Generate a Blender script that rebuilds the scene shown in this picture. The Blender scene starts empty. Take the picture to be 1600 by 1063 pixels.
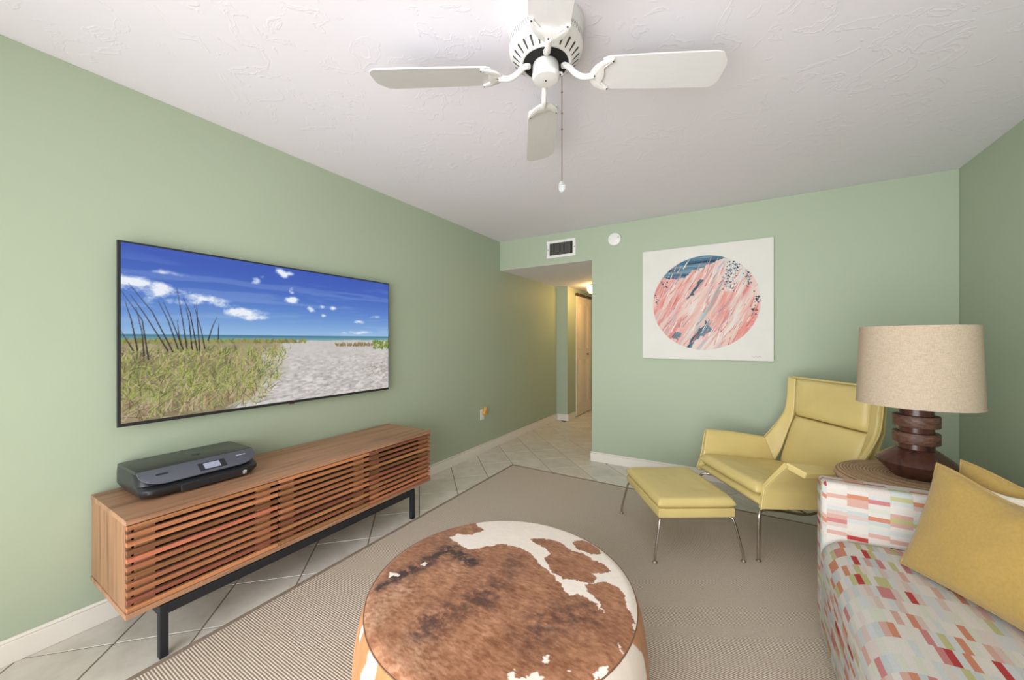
import bpy, bmesh, math, random
import numpy as np
from mathutils import Vector, Matrix

random.seed(7); rng = np.random.default_rng(11)
SC = bpy.context.scene; COL = SC.collection
# ------------------------------------------------------------------ camera
F_PX = 582.43; YAW = math.radians(30.93); HC = 1.262; CE = 2.44
cam = bpy.data.cameras.new('camera'); cam.sensor_width = 36.0; cam.lens = 36.0*F_PX/1600.0
cam.clip_start = 0.02
camo = bpy.data.objects.new('camera', cam); COL.objects.link(camo)
camo.location = (0, 0, HC); camo.rotation_euler = (math.pi/2, 0, YAW)
SC.camera = camo
# ------------------------------------------------------------------ light
EXPO = 0.0
SC.view_settings.view_transform = 'Standard'; SC.view_settings.look = 'None'
SC.view_settings.gamma = 1.0; SC.view_settings.use_curve_mapping = False
SC.view_settings.exposure = EXPO
wd = bpy.data.worlds.new('sky'); SC.world = wd; wd.use_nodes = True
wd.node_tree.nodes['Background'].inputs[0].default_value = (0.75, 0.87, 1.0, 1)
wd.node_tree.nodes['Background'].inputs[1].default_value = 1.0
def area(name, loc, rot, sx, sy, power, color):
    l = bpy.data.lights.new(name, 'AREA'); l.shape = 'RECTANGLE'; l.size = sx; l.size_y = sy
    l.energy = power; l.color = color
    o = bpy.data.objects.new(name, l); COL.objects.link(o); o.location = loc; o.rotation_euler = rot
    return o
# daylight entering by the sliding glass door behind the camera
area('door_daylight', (-0.5, -1.19, 1.08), (math.radians(90), 0, 0), 2.7, 2.0, 77, (0.965, 0.98, 1.0)).data.spread = math.radians(125)
# the sun falls steeply through that door onto the floor behind the camera and bounces up to the ceiling
sl_ = bpy.data.lights.new('sun', 'SUN'); sl_.energy = 23; sl_.angle = math.radians(.6); sl_.color = (1, .975, .975)
so_ = bpy.data.objects.new('sun', sl_); COL.objects.link(so_); so_.location = (0, -4, 6); so_.rotation_euler = (math.radians(28), 0, math.radians(-8))

# ------------------------------------------------------------------ pixel -> place
Fd = Vector((-math.sin(YAW), math.cos(YAW))); Rd = Vector((math.cos(YAW), math.sin(YAW)))
def ray(u, v):
    d = Fd + Rd*((u-800.0)/F_PX); return Vector((d.x, d.y, -(v-531.0)/F_PX))
def on_z(u, v, z):
    r = ray(u, v); t = (z-HC)/r.z; return Vector((r.x*t, r.y*t, z))
def on_x(u, v, x):
    r = ray(u, v); t = x/r.x; return Vector((x, r.y*t, HC+r.z*t))
def on_y(u, v, y):
    r = ray(u, v); t = y/r.y; return Vector((r.x*t, y, HC+r.z*t))

# ------------------------------------------------------------------ helpers
def lin(c): return tuple(((x/255.0)/12.92 if x/255.0 <= .04045 else ((x/255.0+.055)/1.055)**2.4) for x in c)
def L4(c): return (*lin(c), 1.0)

def obj(name, me, mat=None, parent=None, loc=None, rot=None):
    o = bpy.data.objects.new(name, me); COL.objects.link(o)
    if mat is not None and me is not None and len(me.materials) == 0: me.materials.append(mat)
    if parent is not None: o.parent = parent
    if loc is not None: o.location = loc
    if rot is not None: o.rotation_euler = rot
    return o
def tag(o, label, cat, group=None):
    o['label'] = label; o['category'] = cat
    if group: o['group'] = group
    return o
def thing(name, label, cat, loc=(0,0,0), rz=0, group=None):
    o = bpy.data.objects.new(name, None); COL.objects.link(o); o.location = loc; o.rotation_euler = (0,0,rz)
    o.empty_display_size = .1
    return tag(o, label, cat, group)
def struct(o): o['kind'] = 'structure'; return o

def finish(bm, smooth=35):
    me = bpy.data.meshes.new('m'); bmesh.ops.recalc_face_normals(bm, faces=bm.faces); bm.to_mesh(me); bm.free()
    if smooth:
        me.polygons.foreach_set('use_smooth', [True]*len(me.polygons)); me.set_sharp_from_angle(angle=math.radians(smooth))
    return me
def pyd(v, f, smooth=35):
    me = bpy.data.meshes.new('m'); me.from_pydata([tuple(p) for p in v], [], [tuple(q) for q in f]); me.update()
    bm = bmesh.new(); bm.from_mesh(me); bpy.data.meshes.remove(me); return finish(bm, smooth)
def box(x0, x1, y0, y1, z0, z1, bev=0.0, seg=2, smooth=35):
    bm = bmesh.new(); add_box(bm, x0, x1, y0, y1, z0, z1)
    if bev: bmesh.ops.bevel(bm, geom=bm.edges[:], offset=bev, segments=seg, profile=.5, affect='EDGES')
    return finish(bm, smooth)
def add_box(bm, x0, x1, y0, y1, z0, z1):
    m = Matrix.Translation(((x0+x1)/2, (y0+y1)/2, (z0+z1)/2)) @ Matrix.Diagonal((x1-x0, y1-y0, z1-z0, 1))
    return bmesh.ops.create_cube(bm, size=1, matrix=m)
def boxes(lst):
    bm = bmesh.new()
    for b in lst: add_box(bm, *b)
    return finish(bm, 30)
def lathe(prof, n=48, smooth=40, close=False):
    v = []; f = []
    for (r, z) in prof:
        for k in range(n):
            a = 2*math.pi*k/n; v.append((r*math.cos(a), r*math.sin(a), z))
    m = len(prof)
    for i in range(m-1 if not close else m):
        j = (i+1) % m
        for k in range(n): f.append((i*n+k, i*n+(k+1) % n, j*n+(k+1) % n, j*n+k))
    if not close:
        if prof[0][0] > 1e-4: f.append(tuple(range(n))[::-1])
        if prof[-1][0] > 1e-4: f.append(tuple((m-1)*n+k for k in range(n)))
    bm = bmesh.new(); vs = [bm.verts.new(p) for p in v]
    for q in f:
        try: bm.faces.new([vs[i] for i in q])
        except ValueError: pass
    bmesh.ops.remove_doubles(bm, verts=bm.verts, dist=1e-5)
    return finish(bm, smooth)
def smooth_path(pts, n=6):
    P = [Vector(p) for p in pts]; out = []
    for i in range(len(P)-1):
        p0 = P[max(i-1,0)]; p1 = P[i]; p2 = P[i+1]; p3 = P[min(i+2,len(P)-1)]
        for k in range(n):
            t = k/n
            out.append(.5*((2*p1)+(-p0+p2)*t+(2*p0-5*p1+4*p2-p3)*t*t+(-p0+3*p1-3*p2+p3)*t**3))
    out.append(P[-1]); return out
def tube(path, r, n=10, smooth=60):
    P = [Vector(p) for p in path]; rr = r if isinstance(r, (list, tuple)) else [r]*len(P)
    v = []; f = []; up = None
    for i, p in enumerate(P):
        t = (P[min(i+1,len(P)-1)]-P[max(i-1,0)]).normalized()
        if up is None: up = t.orthogonal().normalized()
        up = (up - t*up.dot(t)).normalized(); s = t.cross(up)
        for k in range(n):
            a = 2*math.pi*k/n; v.append(p + (up*math.cos(a)+s*math.sin(a))*rr[i])
    for i in range(len(P)-1):
        for k in range(n): f.append((i*n+k, i*n+(k+1) % n, (i+1)*n+(k+1) % n, (i+1)*n+k))
    f.append(tuple(range(n))[::-1]); f.append(tuple((len(P)-1)*n+k for k in range(n)))
    return pyd(v, f, smooth)
def prism(poly, z0, z1, bev=0, seg=2, smooth=35):
    bm = bmesh.new(); vs = [bm.verts.new((p[0], p[1], z0)) for p in poly]; fa = bm.faces.new(vs)
    r = bmesh.ops.extrude_face_region(bm, geom=[fa])
    for g in r['geom']:
        if isinstance(g, bmesh.types.BMVert): g.co.z = z1
    if bev: bmesh.ops.bevel(bm, geom=bm.edges[:], offset=bev, segments=seg, profile=.5, affect='EDGES', clamp_overlap=True)
    return finish(bm, smooth)
def rrect(w, h, r, n=6):
    pts = []
    for cx, cy, a0 in ((w/2-r, h/2-r, 0), (-w/2+r, h/2-r, 90), (-w/2+r, -h/2+r, 180), (w/2-r, -h/2+r, 270)):
        for k in range(n+1):
            a = math.radians(a0+90*k/n); pts.append((cx+r*math.cos(a), cy+r*math.sin(a)))
    return pts
def grid(nx, ny, fn, smooth=60):
    v = [fn(i/(nx-1), j/(ny-1)) for j in range(ny) for i in range(nx)]
    f = [(j*nx+i, j*nx+i+1, (j+1)*nx+i+1, (j+1)*nx+i) for j in range(ny-1) for i in range(nx-1)]
    me = bpy.data.meshes.new('m'); me.from_pydata([tuple(p) for p in v], [], f); me.update()
    me.polygons.foreach_set('use_smooth', [True]*len(me.polygons))
    return me
def mod_solid(o, t, off=0):
    m = o.modifiers.new('solid', 'SOLIDIFY'); m.thickness = t; m.offset = off; return o
def mod_bev(o, w, s=2, ang=40):
    m = o.modifiers.new('bevel', 'BEVEL'); m.width = w; m.segments = s; m.limit_method = 'ANGLE'; m.angle_limit = math.radians(ang); return o
def mod_sub(o, l=1):
    m = o.modifiers.new('sub', 'SUBSURF'); m.levels = l; m.render_levels = l; return o
def text_mesh(s, size, depth=.0003):
    c = bpy.data.curves.new('t', 'FONT'); c.body = s; c.size = size; c.extrude = depth; c.align_x = 'CENTER'; c.align_y = 'CENTER'
    o = bpy.data.objects.new('t', c); COL.objects.link(o)
    me = bpy.data.meshes.new_from_object(o.evaluated_get(bpy.context.evaluated_depsgraph_get()))
    bpy.data.objects.remove(o); return me

# ------------------------------------------------------------------ materials
def new_mat(name):
    m = bpy.data.materials.new(name); m.use_nodes = True
    nt = m.node_tree; return m, nt, nt.nodes['Principled BSDF']
def N(nt, t, **kw):
    n = nt.nodes.new(t)
    for k, v in kw.items(): setattr(n, k, v)
    return n
def coords(nt, scale=(1,1,1), kind='Object', rot=(0,0,0)):
    tc = N(nt, 'ShaderNodeTexCoord'); mp = N(nt, 'ShaderNodeMapping'); mp.inputs['Scale'].default_value = scale
    mp.inputs['Rotation'].default_value = rot
    nt.links.new(tc.outputs[kind], mp.inputs['Vector']); return mp.outputs['Vector']
def noise(nt, vec, scale, detail=3, rough=.55):
    n = N(nt, 'ShaderNodeTexNoise'); n.inputs['Scale'].default_value = scale; n.inputs['Detail'].default_value = detail
    n.inputs['Roughness'].default_value = rough; nt.links.new(vec, n.inputs['Vector']); return n.outputs['Fac']
def ramp(nt, fac, stops, interp='LINEAR'):
    r = N(nt, 'ShaderNodeValToRGB'); cr = r.color_ramp; cr.interpolation = interp
    while len(cr.elements) < len(stops): cr.elements.new(.5)
    for e, (p, c) in zip(cr.elements, stops): e.position = p; e.color = c if len(c) == 4 else (*c, 1)
    nt.links.new(fac, r.inputs['Fac']); return r.outputs['Color']
def bump(nt, b, h, strength, dist=.002):
    n = N(nt, 'ShaderNodeBump'); n.inputs['Strength'].default_value = strength; n.inputs['Distance'].default_value = dist
    nt.links.new(h, n.inputs['Height']); nt.links.new(n.outputs['Normal'], b.inputs['Normal'])
def simple(name, c, rough=.5, metal=0, spec=.5, var=.06, vs=6, bmp=0, bs=80, bd=.001, coat=0, sheen=0, scale=(1,1,1)):
    m, nt, b = new_mat(name)
    v = coords(nt, scale); f = noise(nt, v, vs)
    a = lin(c); lo = tuple(x*(1-var) for x in a); hi = tuple(min(1, x*(1+var)) for x in a)
    nt.links.new(ramp(nt, f, [(.3, lo), (.7, hi)]), b.inputs['Base Color'])
    b.inputs['Roughness'].default_value = rough; b.inputs['Metallic'].default_value = metal
    b.inputs['Specular IOR Level'].default_value = spec; b.inputs['Coat Weight'].default_value = coat
    b.inputs['Sheen Weight'].default_value = sheen
    if bmp: bump(nt, b, noise(nt, v, bs, 4), bmp, bd)
    return m

def mat_wood(name, base, dark, axis=1, rough=.42, rand=.25, sc=1.0, hue=False):
    m, nt, b = new_mat(name)
    s = [28*sc]*3; s[axis] = 1.6*sc
    tc = N(nt, 'ShaderNodeTexCoord'); oi = N(nt, 'ShaderNodeObjectInfo')
    ad = N(nt, 'ShaderNodeVectorMath', operation='ADD'); nt.links.new(tc.outputs['Object'], ad.inputs[0])
    mu = N(nt, 'ShaderNodeMath', operation='MULTIPLY'); mu.inputs[1].default_value = 37.0
    nt.links.new(oi.outputs['Random'], mu.inputs[0]); nt.links.new(mu.outputs[0], ad.inputs[1])
    mp = N(nt, 'ShaderNodeMapping'); mp.inputs['Scale'].default_value = s; nt.links.new(ad.outputs[0], mp.inputs['Vector'])
    f = noise(nt, mp.outputs['Vector'], 1.0, 5, .6)
    col = ramp(nt, f, [(.28, lin(dark)), (.5, lin(base)), (.75, tuple(min(1, x*1.25) for x in lin(base)))])
    hs = N(nt, 'ShaderNodeHueSaturation'); nt.links.new(col, hs.inputs['Color'])
    mr = N(nt, 'ShaderNodeMapRange'); mr.inputs['To Min'].default_value = 1-rand; mr.inputs['To Max'].default_value = 1+rand
    nt.links.new(oi.outputs['Random'], mr.inputs['Value']); nt.links.new(mr.outputs[0], hs.inputs['Value'])
    if hue:
        w2 = N(nt, 'ShaderNodeTexWhiteNoise', noise_dimensions='1D'); nt.links.new(oi.outputs['Random'], w2.inputs['W'])
        mh = N(nt, 'ShaderNodeMapRange'); mh.inputs['To Min'].default_value = .485; mh.inputs['To Max'].default_value = .51
        nt.links.new(w2.outputs['Value'], mh.inputs['Value']); nt.links.new(mh.outputs[0], hs.inputs['Hue'])
    nt.links.new(hs.outputs['Color'], b.inputs['Base Color'])
    b.inputs['Roughness'].default_value = rough; b.inputs['Specular IOR Level'].default_value = .35
    bump(nt, b, f, .15, .001); return m

WALLC = (175, 187, 163)
def mat_wall():
    m, nt, b = new_mat('sage_green_paint'); v = coords(nt)
    nt.links.new(ramp(nt, noise(nt, v, 1.2, 2), [(.3, tuple(x*.985 for x in lin(WALLC))), (.7, tuple(x*1.015 for x in lin(WALLC)))]), b.inputs['Base Color'])
    b.inputs['Roughness'].default_value = .55; b.inputs['Specular IOR Level'].default_value = .3
    bump(nt, b, noise(nt, v, 90, 3), .12, .002); return m
def mat_ceiling():
    m, nt, b = new_mat('textured_white_ceiling'); v = coords(nt)
    b.inputs['Base Color'].default_value = L4((236, 232, 239)); b.inputs['Roughness'].default_value = .75
    b.inputs['Specular IOR Level'].default_value = .2
    w = N(nt, 'ShaderNodeTexNoise'); w.inputs['Scale'].default_value = 6; w.inputs['Detail'].default_value = 5; w.inputs['Distortion'].default_value = 1.6
    nt.links.new(v, w.inputs['Vector'])
    r = ramp(nt, w.outputs['Fac'], [(.575, (0,0,0)), (.60, (.8,.8,.8)), (.605, (1,1,1)), (.64, (.5,.5,.5))])
    bump(nt, b, r, .24, .004); return m
def mat_tile():
    m, nt, b = new_mat('cream_ceramic_tile')
    tc = N(nt, 'ShaderNodeNewGeometry'); oi = N(nt, 'ShaderNodeObjectInfo')
    f = noise(nt, tc.outputs['Position'], 7, 5, .65)
    col = ramp(nt, f, [(.3, lin((204, 196, 184))), (.55, lin((220, 213, 202))), (.8, lin((230, 224, 214)))])
    hs = N(nt, 'ShaderNodeHueSaturation'); nt.links.new(col, hs.inputs['Color'])
    mr = N(nt, 'ShaderNodeMapRange'); mr.inputs['To Min'].default_value = .94; mr.inputs['To Max'].default_value = 1.04
    nt.links.new(oi.outputs['Random'], mr.inputs['Value']); nt.links.new(mr.outputs[0], hs.inputs['Value'])
    nt.links.new(hs.outputs['Color'], b.inputs['Base Color']); b.inputs['Roughness'].default_value = .33
    bump(nt, b, f, .1, .002); return m
def mat_rug():
    m, nt, b = new_mat('ribbed_taupe_rug'); v = coords(nt)
    w = N(nt, 'ShaderNodeTexWave', wave_type='BANDS', bands_direction='Y'); w.inputs['Scale'].default_value = 34.0
    w.inputs['Distortion'].default_value = .5; w.inputs['Detail'].default_value = 2; w.inputs['Detail Scale'].default_value = 3
    nt.links.new(v, w.inputs['Vector'])
    n2 = noise(nt, v, 260, 2)
    mx = N(nt, 'ShaderNodeMath', operation='MULTIPLY_ADD'); mx.inputs[1].default_value = .45
    nt.links.new(n2, mx.inputs[0]); 
    ml = N(nt, 'ShaderNodeMath', operation='MULTIPLY'); ml.inputs[1].default_value = .62
    nt.links.new(w.outputs['Fac'], ml.inputs[0]); nt.links.new(ml.outputs[0], mx.inputs[2])
    nt.links.new(ramp(nt, mx.outputs[0], [(.22, lin((152, 137, 120))), (.5, lin((198, 183, 164))), (.85, lin((228, 216, 201)))]), b.inputs['Base Color'])
    b.inputs['Roughness'].default_value = .95; b.inputs['Specular IOR Level'].default_value = .1
    bump(nt, b, mx.outputs[0], .7, .004); return m
def mat_attr(name, rough=.5, spec=.3, emit=0, bmp=0, bs=300, sheen=0):
    m, nt, b = new_mat(name); a = N(nt, 'ShaderNodeVertexColor', layer_name='Col')
    b.inputs['Roughness'].default_value = rough; b.inputs['Specular IOR Level'].default_value = spec
    b.inputs['Sheen Weight'].default_value = sheen
    if emit:
        b.inputs['Base Color'].default_value = (.01, .01, .01, 1)
        nt.links.new(a.outputs['Color'], b.inputs['Emission Color']); b.inputs['Emission Strength'].default_value = emit
    else: nt.links.new(a.outputs['Color'], b.inputs['Base Color'])
    if bmp: bump(nt, b, noise(nt, coords(nt), bs, 3), bmp, .002)
    return m
def mat_sofa():
    m, nt, b = new_mat('multicolour_block_fabric')
    tc = N(nt, 'ShaderNodeTexCoord'); sp = N(nt, 'ShaderNodeSeparateXYZ'); nt.links.new(tc.outputs['UV'], sp.inputs[0])
    def M(op, a, bb=None, c=None):
        n = N(nt, 'ShaderNodeMath', operation=op)
        for i, x in enumerate((a, bb, c)):
            if x is None: continue
            if isinstance(x, (int, float)): n.inputs[i].default_value = x
            else: nt.links.new(x, n.inputs[i])
        return n.outputs[0]
    cu = M('FLOOR', M('DIVIDE', sp.outputs['X'], .064))
    par = M('MODULO', M('ABSOLUTE', cu), 2.0)
    vv = M('ADD', M('DIVIDE', sp.outputs['Y'], .0168), M('MULTIPLY', par, .5))
    cv = M('FLOOR', vv)
    cb = N(nt, 'ShaderNodeCombineXYZ'); nt.links.new(cu, cb.inputs[0]); nt.links.new(cv, cb.inputs[1])
    wn = N(nt, 'ShaderNodeTexWhiteNoise', noise_dimensions='2D'); nt.links.new(cb.outputs[0], wn.inputs['Vector'])
    cols = [(0, (236,229,220)), (.14, (222,224,222)), (.28, (238,231,222)), (.40, (212,217,214)), (.50, (232,220,212)), (.57, (228,227,212)),
            (.65, (206,202,152)), (.715, (226,186,172)), (.785, (220,156,130)), (.835, (216,150,148)), (.895, (196,92,90)), (.935, (226,206,196))]
    col = ramp(nt, wn.outputs['Value'], [(p, lin(c)) for p, c in cols], 'CONSTANT')
    n1 = noise(nt, coords(nt, (300, 300, 300), 'UV'), 1.0, 2)
    mix = N(nt, 'ShaderNodeMixRGB', blend_type='MULTIPLY'); mix.inputs['Fac'].default_value = .3
    nt.links.new(col, mix.inputs[1]); nt.links.new(ramp(nt, n1, [(.3, (.7,.7,.7)), (.6, (1,1,1))]), mix.inputs[2])
    dk_ = N(nt, 'ShaderNodeHueSaturation'); dk_.inputs['Value'].default_value = .71; dk_.inputs['Saturation'].default_value = 1.08; nt.links.new(mix.outputs[0], dk_.inputs['Color']); nt.links.new(dk_.outputs['Color'], b.inputs['Base Color']); b.inputs['Roughness'].default_value = .9; b.inputs['Specular IOR Level'].default_value = .15
    bump(nt, b, n1, .25, .001); return m
def mat_linen():
    m, nt, b = new_mat('oatmeal_linen')
    n1 = noise(nt, coords(nt, (60, 60, 900)), 1.0, 2); n2 = noise(nt, coords(nt, (800, 800, 60)), 1.0, 2)
    ad = N(nt, 'ShaderNodeMath', operation='ADD'); nt.links.new(n1, ad.inputs[0]); nt.links.new(n2, ad.inputs[1])
    nt.links.new(ramp(nt, ad.outputs[0], [(.35, lin((173,155,134))), (.5, lin((189,171,149))), (.62, lin((199,182,161)))]), b.inputs['Base Color'])
    mu = nt.nodes['Color Ramp'].color_ramp
    for e, p in zip(mu.elements, (.38, .5, .62)): e.position = p
    hf = N(nt, 'ShaderNodeMath', operation='MULTIPLY'); hf.inputs[1].default_value = .5
    nt.links.new(ad.outputs[0], hf.inputs[0]); nt.links.new(hf.outputs[0], nt.nodes['Color Ramp'].inputs['Fac'])
    b.inputs['Roughness'].default_value = .9; b.inputs['Specular IOR Level'].default_value = .1
    b.inputs['Subsurface Weight'].default_value = 0
    bump(nt, b, hf.outputs[0], .3, .001); return m
def mat_woven():
    m, nt, b = new_mat('woven_seagrass'); v = coords(nt)
    w = N(nt, 'ShaderNodeTexWave', wave_type='RINGS', rings_direction='Z'); w.inputs['Scale'].default_value = 26; w.inputs['Distortion'].default_value = 1.5
    w.inputs['Detail Scale'].default_value = 12; nt.links.new(v, w.inputs['Vector'])
    n2 = noise(nt, v, 160, 2); mx = N(nt, 'ShaderNodeMath', operation='MULTIPLY'); nt.links.new(w.outputs['Fac'], mx.inputs[0]); nt.links.new(n2, mx.inputs[1])
    nt.links.new(ramp(nt, mx.outputs[0], [(.0, lin((140,108,78))), (.3, lin((176,144,110))), (.6, lin((200,170,136)))]), b.inputs['Base Color'])
    b.inputs['Roughness'].default_value = .85; bump(nt, b, mx.outputs[0], .8, .004); return m
def mat_glass():
    m, nt, b = new_mat('clear_crystal'); b.inputs['Base Color'].default_value = (.97,.98,1,1); b.inputs['Roughness'].default_value = .05
    b.inputs['Transmission Weight'].default_value = .85
    n = noise(nt, coords(nt), 90); bump(nt, b, n, .6, .003); return m
def mat_emit(name, c, s):
    m, nt, b = new_mat(name); nt.links.new(ramp(nt, noise(nt, coords(nt), 4), [(0, lin(c)), (1, lin(c))]), b.inputs['Emission Color'])
    b.inputs['Emission Strength'].default_value = s; b.inputs['Base Color'].default_value = L4(c); return m

M = dict(
    wall=mat_wall(), ceil=mat_ceiling(), tile=mat_tile(), grout=simple('taupe_grout', (128, 118, 103), .9, var=.1, vs=30),
    trim=simple('white_trim_paint', (236, 230, 220), .35, var=.02), rug=mat_rug(), bind=simple('taupe_binding', (142, 126, 110), .9, var=.12, vs=60, bmp=.3, bs=300),
    walnut_y=mat_wood('walnut_grain_long', (180, 136, 106), (132, 94, 70), 1, rand=.12), walnut_z=mat_wood('walnut_grain_upright', (158, 116, 84), (112, 80, 58), 2, rand=.12),
    slat=mat_wood('walnut_slat', (164, 108, 74), (118, 74, 54), 1, rand=.45, hue=True), steel=simple('charcoal_steel', (52, 54, 58), .5, .6, var=.05),
    dark=simple('smoked_dark_panel', (26, 24, 25), .25), black=simple('black_plastic', (38, 39, 42), .35, var=.08, bmp=.1, bs=400),
    grey=simple('slate_grey_plastic', (88, 90, 100), .3, .0, var=.03), lcd=simple('pale_display', (168, 174, 196), .2, var=.04), mark=simple('light_grey_print', (190, 192, 196), .5),
    white=simple('white_plastic', (238, 236, 232), .4, var=.02), fan=simple('white_enamel', (226, 224, 222), .3, var=.015), blade=simple('aged_white_blade', (212, 210, 209), .42, var=.025, vs=9, scale=(1, 5, 1)),
    chrome=simple('brushed_steel_tube', (196, 190, 182), .22, 1.0, var=.04), brass=simple('aged_brass', (120, 96, 80), .4, .8),
    leather=simple('chartreuse_leather', (216, 195, 128), .42, var=.05, vs=5, bmp=.14, bs=140, bd=.0015), sofa=mat_sofa(),
    velvet=simple('mustard_velvet', (167, 138, 75), .85, spec=.15, var=.07, vs=120, bmp=.25, bs=350, sheen=.25), cream=simple('cream_linen', (232, 222, 206), .9, var=.05, vs=80, bmp=.2, bs=300),
    linen=mat_linen(), espresso=mat_wood('espresso_wood', (76, 47, 38), (48, 28, 25), 2, .24, 0), carved=simple('hatched_brown_wood', (92, 62, 48), .5, var=.5, vs=45, bmp=.6, bs=90, bd=.003, scale=(1, 1, 2.2)),
    woven=mat_woven(), hide=mat_attr('cowhide', .75, .2, 0, .35, 240, .1), canvas=mat_attr('painted_canvas', .6, .3, 0, .15, 300), screen=mat_attr('lit_screen', .25, .25, 1.0),
    orange=simple('amber_plastic', (226, 172, 84), .35), hole=simple('dark_opening', (20, 19, 19), .8), olive=simple('bronze_track', (74, 56, 40), .5), crystal=mat_glass(),
    doorw=simple('cream_door_paint', (228, 212, 184), .4, var=.02), glow=mat_emit('warm_lamp_glass', (255, 205, 130), 24.0), edge=simple('white_canvas_edge', (226, 222, 214), .7),
)

# ================================================================== ROOM SHELL
XL, XR, YB, YF = -2.428, 1.318, 3.77, -1.25
HX = -1.285; JY = 5.42; JX = -2.24; HE = 6.62; HZ = 2.10
struct(obj('ceiling', box(XL-.1, XR+.1, YF-.1, YB+.12, CE, CE+.1), M['ceil']))
struct(obj('ceiling_hall', box(XL-.1, HX+.12, YB+.121, HE+.1, HZ, HZ+.1), M['ceil']))
struct(obj('wall_left', box(XL-.1, XL, YF-.1, JY-.001, 0, CE-.001), M['wall']))
struct(obj('wall_right', box(XR, XR+.1, YF-.1, YB+.12, 0, CE-.001), M['wall']))
wb = struct(obj('wall_back', boxes([(HX, XR-.001, YB, YB+.12, 0, CE-.001), (XL+.001, HX, YB, YB+.12, HZ, CE-.001)]), M['wall']))
sf = obj('soffit_underside', box(XL+.001, HX, YB+.001, YB+.1205, HZ-.002, HZ+.004), M['ceil'], wb)
struct(obj('wall_hall_right', box(HX, HX+.1, YB+.121, HE+.1, 0, HZ-.001), M['wall']))
struct(obj('wall_hall_jog', box(XL-.1, JX, JY, HE, 0, HZ-.001), M['wall']))
struct(obj('wall_hall_end', box(JX-.1, HX-.001, HE+.001, HE+.1, 0, HZ-.001), M['wall']))
struct(obj('wall_front', boxes([(XL, -1.95, YF-.1, YF, 0, CE-.001), (.95, XR, YF-.1, YF, 0, CE-.001), (-1.95, .95, YF-.1, YF, 2.14, CE-.001)]), M['wall']))
# sliding glass door opening behind the camera
wdo = struct(obj('window_1', boxes([(-1.95, -1.89, YF-.07, YF-.01, .0, 2.139), (.89, .95, YF-.07, YF-.01, .0, 2.139), (-.53, -.47, YF-.07, YF-.01, .06, 2.08), (-1.89, .89, YF-.07, YF-.01, 2.08, 2.139), (-1.89, .89, YF-.07, YF-.01, 0, .06)]), M['trim']))
BH = .102
def base_y(name, x0, x1, y0, y1):   # runs along y
    b = struct(obj(name, box(x0, x1, y0, y1, .003, BH-.014, .002, 1), M['trim']))
    obj('cap_moulding', box(min(x0,x1), x0+(x1-x0)*.75 if x0 < 0 else x1, y0, y1, BH-.0135, BH, .003, 2), M['trim'], b)
def base_x(name, x0, x1, y0, y1):
    b = struct(obj(name, box(x0, x1, y0, y1, .003, BH-.014, .002, 1), M['trim']))
    obj('cap_moulding', box(x0, x1, y0+(y1-y0)*.25, y1, BH-.0135, BH, .003, 2), M['trim'], b)
base_y('baseboard_left', XL+.0005, XL+.016, YF+.001, JY-.017)
base_x('baseboard_back', HX-.012, XR-.001, YB-.016, YB-.0005)
base_x('baseboard_hall_jog', XL+.017, JX+.015, JY-.016, JY-.0005)
base_y('baseboard_hall_left', JX+.0005, JX+.015, JY+.001, 5.73)
base_y('baseboard_right', XR-.016, XR-.0005, YF+.001, YB-.017)

# floor: grout bed with individual diagonal tiles
fl = struct(obj('floor', boxes([(XL-.1, XR+.1, YF-.1, YB+.06, -.08, 0), (XL-.1, HX+.1, YB+.06, HE+.1, -.08, 0)]), M['grout']))
HD = .2175; VX, VY = -2.2105, .478
def clip(poly, x0, x1, y0, y1):
    for ax, lim, sg in ((0, x0, 1), (0, x1, -1), (1, y0, 1), (1, y1, -1)):
        out = []
        for i in range(len(poly)):
            p, q = poly[i], poly[(i+1) % len(poly)]; dp, dq = sg*(p[ax]-lim), sg*(q[ax]-lim)
            if dp >= 0: out.append(p)
            if dp*dq < 0:
                t = dp/(dp-dq); out.append((p[0]+(q[0]-p[0])*t, p[1]+(q[1]-p[1])*t))
        poly = out
        if len(poly) < 3: return []
    return poly
def parea(p): return abs(sum(p[i][0]*p[(i+1) % len(p)][1]-p[(i+1) % len(p)][0]*p[i][1] for i in range(len(p))))/2
g = .0045; TH = .0028; hh = HD-g
def tile_mesh(poly):
    c = (sum(p[0] for p in poly)/len(poly), sum(p[1] for p in poly)/len(poly)); bm = bmesh.new(); n = len(poly)
    b0 = [bm.verts.new((x, y, 0)) for x, y in poly]; ins = .0015
    def pull(x, y):
        d = math.hypot(c[0]-x, c[1]-y) or 1; return (x+(c[0]-x)/d*ins, y+(c[1]-y)/d*ins)
    t0 = [bm.verts.new((*pull(x, y), TH)) for x, y in poly]
    bm.faces.new(t0)
    for i in range(n): bm.faces.new((b0[i], b0[(i+1) % n], t0[(i+1) % n], t0[i]))
    return finish(bm, 20)
full = tile_mesh([(hh, 0), (0, hh), (-hh, 0), (0, -hh)]); full.materials.append(M['tile'])
E_ = .0015
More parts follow.
